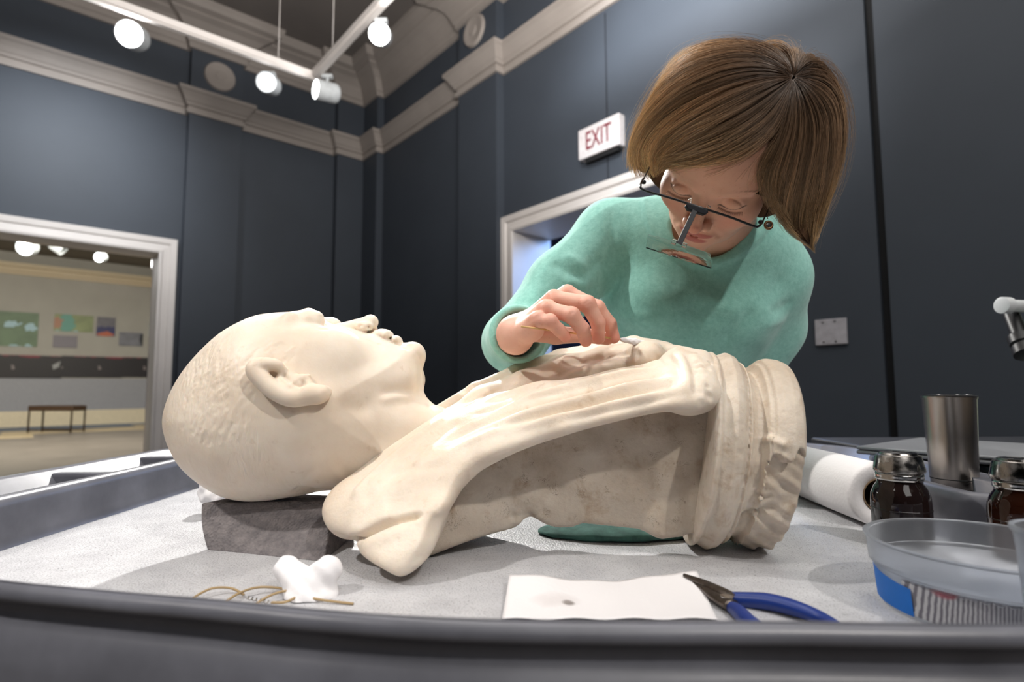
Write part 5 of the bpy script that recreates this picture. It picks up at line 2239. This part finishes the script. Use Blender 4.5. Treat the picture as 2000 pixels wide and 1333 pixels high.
# strands
rng = np.random.default_rng(7)
NSTR = 9000
NG = len(G)
K = 22
SV, SF, SC = [], [], []
root_c = np.array(srgb(92, 72, 58)[:3])
mid_c = np.array(srgb(152, 124, 98)[:3])
tip_c = np.array(srgb(204, 172, 130)[:3])
gold = np.array(srgb(214, 172, 116)[:3])
clump_u = rng.uniform(0, NG-1, 260)
clump_ph = rng.uniform(0, 6.28, (260, 3))
clump_am = rng.uniform(.2, 1, 260)
vv_ = np.linspace(0, 1, K)
U_ = rng.uniform(0, NG-1, NSTR)
ci = np.array([np.argmin(np.abs(clump_u-u)) for u in U_])
for s_ in range(NSTR):
    u = U_[s_]
    if 12.2 < u < 12.85:
        u = U_[s_] = 12.2-rng.random()*3 if rng.random() < .5 else 12.85+rng.random()*2
    uc = clump_u[ci[s_]]
    stray = rng.random() < .06
    len_ = rng.uniform(.84, 1.06)
    start = rng.uniform(0, .05) if rng.random() < .75 else rng.uniform(0, .5)
    lift = rng.uniform(-.004, .0035)
    if stray:
        lift = rng.uniform(.003, .012)
    ph = rng.uniform(0, 6.28)
    amp = rng.uniform(.0004, .0020)*(3.0 if stray else 1)
    t = start+(len_-start)*vv_
    tc = np.clip(t, 0, 1)
    uu = np.clip(u+(uc-u)*.55*tc, 0, NG-1.0001)
    i = uu.astype(int)
    a = (uu-i)[:, None]
    f = tc*(NS-1)
    j = np.minimum(f.astype(int), NS-2)
    b = (f-j)[:, None]
    i2 = np.minimum(i+1, NG-1)
    pts = (gc[i, j]*(1-a)+gc[i2, j]*a)*(1-b)+(gc[i, j+1]*(1-a)+gc[i2, j+1]*a)*b
    over = np.clip(t-1, 0, 1)[:, None]
    tan = np.gradient(pts, axis=0)
    tan /= np.linalg.norm(tan, axis=1)[:, None]+1e-9
    pts = pts+tan*over*.1
    out = pts-hairC
    out /= np.linalg.norm(out, axis=1)[:, None]
    side = np.cross(tan, out)
    w_ = np.sin(math.pi*np.clip(vv_, 0, 1))**.4
    clv = .003*math.sin(uc*9.1+2)   # locks lie at different heights
    lf = (lift+clv)*w_+(.004*rng.standard_normal() if stray else 0)*vv_**2
    cph = clump_ph[ci[s_]]
    cwv = clump_am[ci[s_]]*(.0032*np.sin(vv_*5+cph[0])+.0016*np.sin(vv_*11+cph[1]))*np.clip(vv_*1.6, 0, 1)
    pts = pts+side*cwv[:, None]+out*(.0022*np.sin(vv_*7+cph[2])*vv_)[:, None]
    pts = pts+out*lf[:, None]+side*(amp*np.sin(vv_*rng.uniform(3, 9)+ph)*vv_)[:, None]+side*((rng.standard_normal()*.0034)*vv_)[:, None]
    r = .00021*(1-.6*vv_)*(1.0 if not stray else .55)
    n1 = out*r[:, None]
    n2 = side*r[:, None]
    ring = np.stack([pts+n1, pts-n1*.5+n2*.87, pts-n1*.5-n2*.87], 1)     # K,3,3
    SV.append(ring.reshape(-1, 3))
    left = u < 12.5  # left locks coloured lighter, right darker: side light put into the colour
    g_ = rng.random()
    base_t = t[:, None]
    col = root_c*(1-np.clip(base_t*2.4, 0, 1))+mid_c*np.clip(base_t*2.4, 0, 1)
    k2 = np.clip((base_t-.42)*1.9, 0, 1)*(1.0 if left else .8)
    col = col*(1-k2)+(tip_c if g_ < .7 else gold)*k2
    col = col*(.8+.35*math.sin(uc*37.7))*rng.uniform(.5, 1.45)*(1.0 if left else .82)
    SC.append(np.repeat(np.clip(col*1.45, 0, 1), 3, 0))
SV = np.concatenate(SV)
SC = np.concatenate(SC)
base = np.arange(NSTR)[:, None, None]*(K*3)
jj = np.arange(K-1)[None, :, None]*3
kk = np.arange(3)[None, None, :]
k1 = (kk+1) % 3
F4 = np.stack([base+jj+kk, base+jj+k1, base+jj+3+k1, base+jj+3+kk], -1).reshape(-1, 4)
thr = NT('hair_strand')
ah = thr.n('ShaderNodeAttribute')
ah.attribute_name = 'tone'
M_hair = thr.set(color=ah.outputs['Color'], rough=.38, spec=.5)
sme = mesh_np('hair_strands', SV, F4)
colattr(sme, SC)
so = link('hair_strands', sme, M_hair, mass)
so['kind'] = 'stuff'

# eyelashes
lm = plain('lash', (60, 40, 32), .6)
for sg_ in (-1, 1):
    bm = bmesh.new()
    for k in range(26):
        t = k/25
        a = .0185+.0275*t
        h = sf.hit(*loc(sg_*a, .08, -.0078-.0042*math.sin(t*math.pi)+.002*t))
        if h is None:
            continue
        dirv = HM@np.array([sg_*(t-.4)*.6, .75, -.55])
        e = h+dirv*.0052
        mid = h+dirv*.003+HM@np.array([0, 0, -.0006])
        add_tube(bm, [h, mid, e], [.00022, .00016, .00005], 4)
    bm_obj('eyelashes', bm, lm, woman, smooth=True)['kind'] = 'stuff'

# --- clip-on magnifier glasses
gls = thing('magnifier_glasses', P(1375, 405, .60), 'thin black spectacle frame with a clear magnifier lens clipped on, worn by the woman', 'glasses')
M_fr = plain('black_metal', (16, 16, 18), .3)
gL, gR = P(1251, 368, .615), P(1479, 443, .615)
gm = P(1366, 405, .588)
barp = crom([P(1256, 350, .640), P(1251, 362, .620), gL+np.array([.004, 0, -.002]), P(1310, 387, .598), gm, P(1425, 424, .598), P(1470, 441, .612), P(1482, 442, .618), P(1490, 432, .640)], 8)
tube('brow_bar', barp, .0013, M_fr, gls, 10)
tube('temple_arm', crom([P(1256, 352, .638), P(1266, 332, .67), P(1280, 305, .71)], 6), .0009, M_fr, gls, 8)
tube('temple_arm', crom([P(1489, 434, .640), P(1500, 412, .66), P(1512, 388, .69)], 6), .0009, M_fr, gls, 8)
for (x_, y_, Y_) in ((1257, 356, .634), (1486, 434, .634)):
    lathe('hinge', [(.0022, -.002), (.0026, 0), (.0022, .002)], M_fr, gls, 12, axis_matrix(P(x_, y_, Y_), (1, .3, 0)))
for pts in ([(1349, 400, .590), (1350, 388, .598), (1344, 391, .603)], [(1381, 410, .590), (1382, 401, .598), (1388, 405, .603)]):
    tube('nose_pad_wire', crom([P(*q_) for q_ in pts], 5), .0005, M_chrome, gls, 6)
exv = Vector(P(1400, 417, .588)-P(1340, 397, .588)).normalized()
ezv = Vector((0, 0, 1))
eyv = exv.cross(ezv).normalized()
ezv = eyv.cross(exv)*-1 if (eyv.cross(exv)).z < 0 else eyv.cross(exv)


def fr_mat(c):
    return Matrix(((exv.x, eyv.x, ezv.x, c[0]), (exv.y, eyv.y, ezv.y, c[1]), (exv.z, eyv.z, ezv.z, c[2]), (0, 0, 0, 1)))


M_clip = plain('charcoal_clip', (30, 32, 38), .45, spec=.15)
cc_ = P(1360, 409, .583)
Mcl = fr_mat(cc_)
bm = bmesh.new()
pr = [(-.0115, .0022), (-.0125, -.0005), (-.009, -.004), (.009, -.004), (.0125, -.0005), (.0115, .0022)]
f0 = [bm.verts.new(Mcl @ Vector((a, -.003, b))) for a, b in pr]
f1 = [bm.verts.new(Mcl @ Vector((a, .003, b))) for a, b in pr]
bm.faces.new(f0)
bm.faces.new(f1[::-1])
for k in range(6):
    bm.faces.new((f0[k], f0[(k+1) % 6], f1[(k+1) % 6], f1[k]))
bm_obj('lens_clip', bm, M_clip, gls, bevel=.0008)
s0_, s1_ = Vector(P(1357, 412, .580)), Vector(P(1326, 478, .570))
dv = (s1_-s0_).normalized()
sv = dv.cross(Vector((0, 1, 0))).normalized()
wv_ = dv.cross(sv)
bm = bmesh.new()
rgs = []
for e in (s0_, s1_):
    rgs.append([bm.verts.new(e+sv*a+wv_*b) for a, b in ((-.0028, -.001), (.0028, -.001), (.0028, .001), (-.0028, .001))])
for k in range(4):
    bm.faces.new((rgs[0][k], rgs[0][(k+1) % 4], rgs[1][(k+1) % 4], rgs[1][k]))
bm.faces.new(rgs[0])
bm.faces.new(rgs[1][::-1])
bm_obj('lens_stem', bm, M_clip, gls, bevel=.0004)
tgl = NT('clear_acrylic')
M_acr = tgl.set(color=(1, 1, 1, 1), rough=.01, trans=1, ior=1.22)
# lens: curved thick slab from (1265,460) to (1385,490), seen from below its front
LA, LB = P(1266, 459, .575), P(1387, 497, .575)
LD = P(1262, 484, .548)-P(1266, 459, .575)
bm = bmesh.new()


def lens(u, v_, w):
    q_ = lerp(LA, LB, u)+LD*v_
    bow = (1-(2*u-1)**2)
    q_ = q_+np.array([0, -.0035*bow, -.0012*bow*v_])
    nn_ = np.cross(LB-LA, LD)
    nn_ /= np.linalg.norm(nn_)
    thk = .0012+.0014*(1-(2*u-1)**2)*(1-(2*v_-1)**2)
    return q_+nn_*(w-.5)*thk


for fn in (lambda a, b: lens(a, b, 0), lambda a, b: lens(a, b, 1), lambda a, b: lens(a, 0, b), lambda a, b: lens(a, 1, b), lambda a, b: lens(0, a, b), lambda a, b: lens(1, a, b)):
    face_grid(bm, fn, 16, 8)
bmesh.ops.remove_doubles(bm, verts=bm.verts, dist=1e-6)
bm_obj('magnifier_lens', bm, M_acr, gls, smooth=False)
for px_ in (1316, 1336):
    c = P(px_, 474+(px_-1316)*.32, .572)
    box('lens_lug', (-.0022, -.0022, -.0032), (.0022, .0022, .0032), M_acr, gls, fr_mat(c), .0005)

# earring
er = thing('earring', P(1501, 445, .66), 'small round bronze drop earring below her left ear', 'earring')
M_brz = plain('bronze', (116, 88, 62), .35, metal=.8)
tube('hook', crom([P(1499, 408, .665), P(1497, 418, .662), P(1500, 428, .66)], 6), .0004, M_brz, er, 6)
pts = [P(1501, 440, .658)+np.array([math.cos(t)*.0042, 0, math.sin(t)*.0042]) for t in np.linspace(0, 2*math.pi, 25)[:-1]]
tube('disc_ring', pts, .0016, M_brz, er, 8, closed=True)
lathe('disc_centre', [(.001, -.0006), (.0026, -.0004), (.0026, .0004), (.001, .0006)], M_chrome, er, 16, axis_matrix(P(1501, 440, .658), (0, 1, 0)))

# swab
swb = thing('cotton_swab', P(1205, 664, .68), 'long wooden cotton swab pinched in the woman\'s right hand above the bust', 'swab')
M_wood = plain('swab_wood', (214, 172, 112), .6)
sa, sb_ = P(1018, 638, .626), P(1218, 664, .690)
tube('stick', [sa, lerp(sa, sb_, .2), lerp(sa, sb_, .6), sb_], .0011, M_wood, swb, 10)


def f_tip(p):
    a_, b_, c_ = P(1216, 664, .688), P(1240, 668, .690), P(1257, 668, .692)
    d = chain(p, [a_, b_, c_], [.0030, .0040, .0016], .002)
    return d+.0003*np.sin(p[:, 0]*900)*np.sin(p[:, 2]*1100)


c_ = P(1236, 666, .69)
V, F = surface(f_tip, c_-.018, c_+.018, .0006)
link('cotton_tip', mesh_np('cotton_tip', V, F), M_cotton, swb)
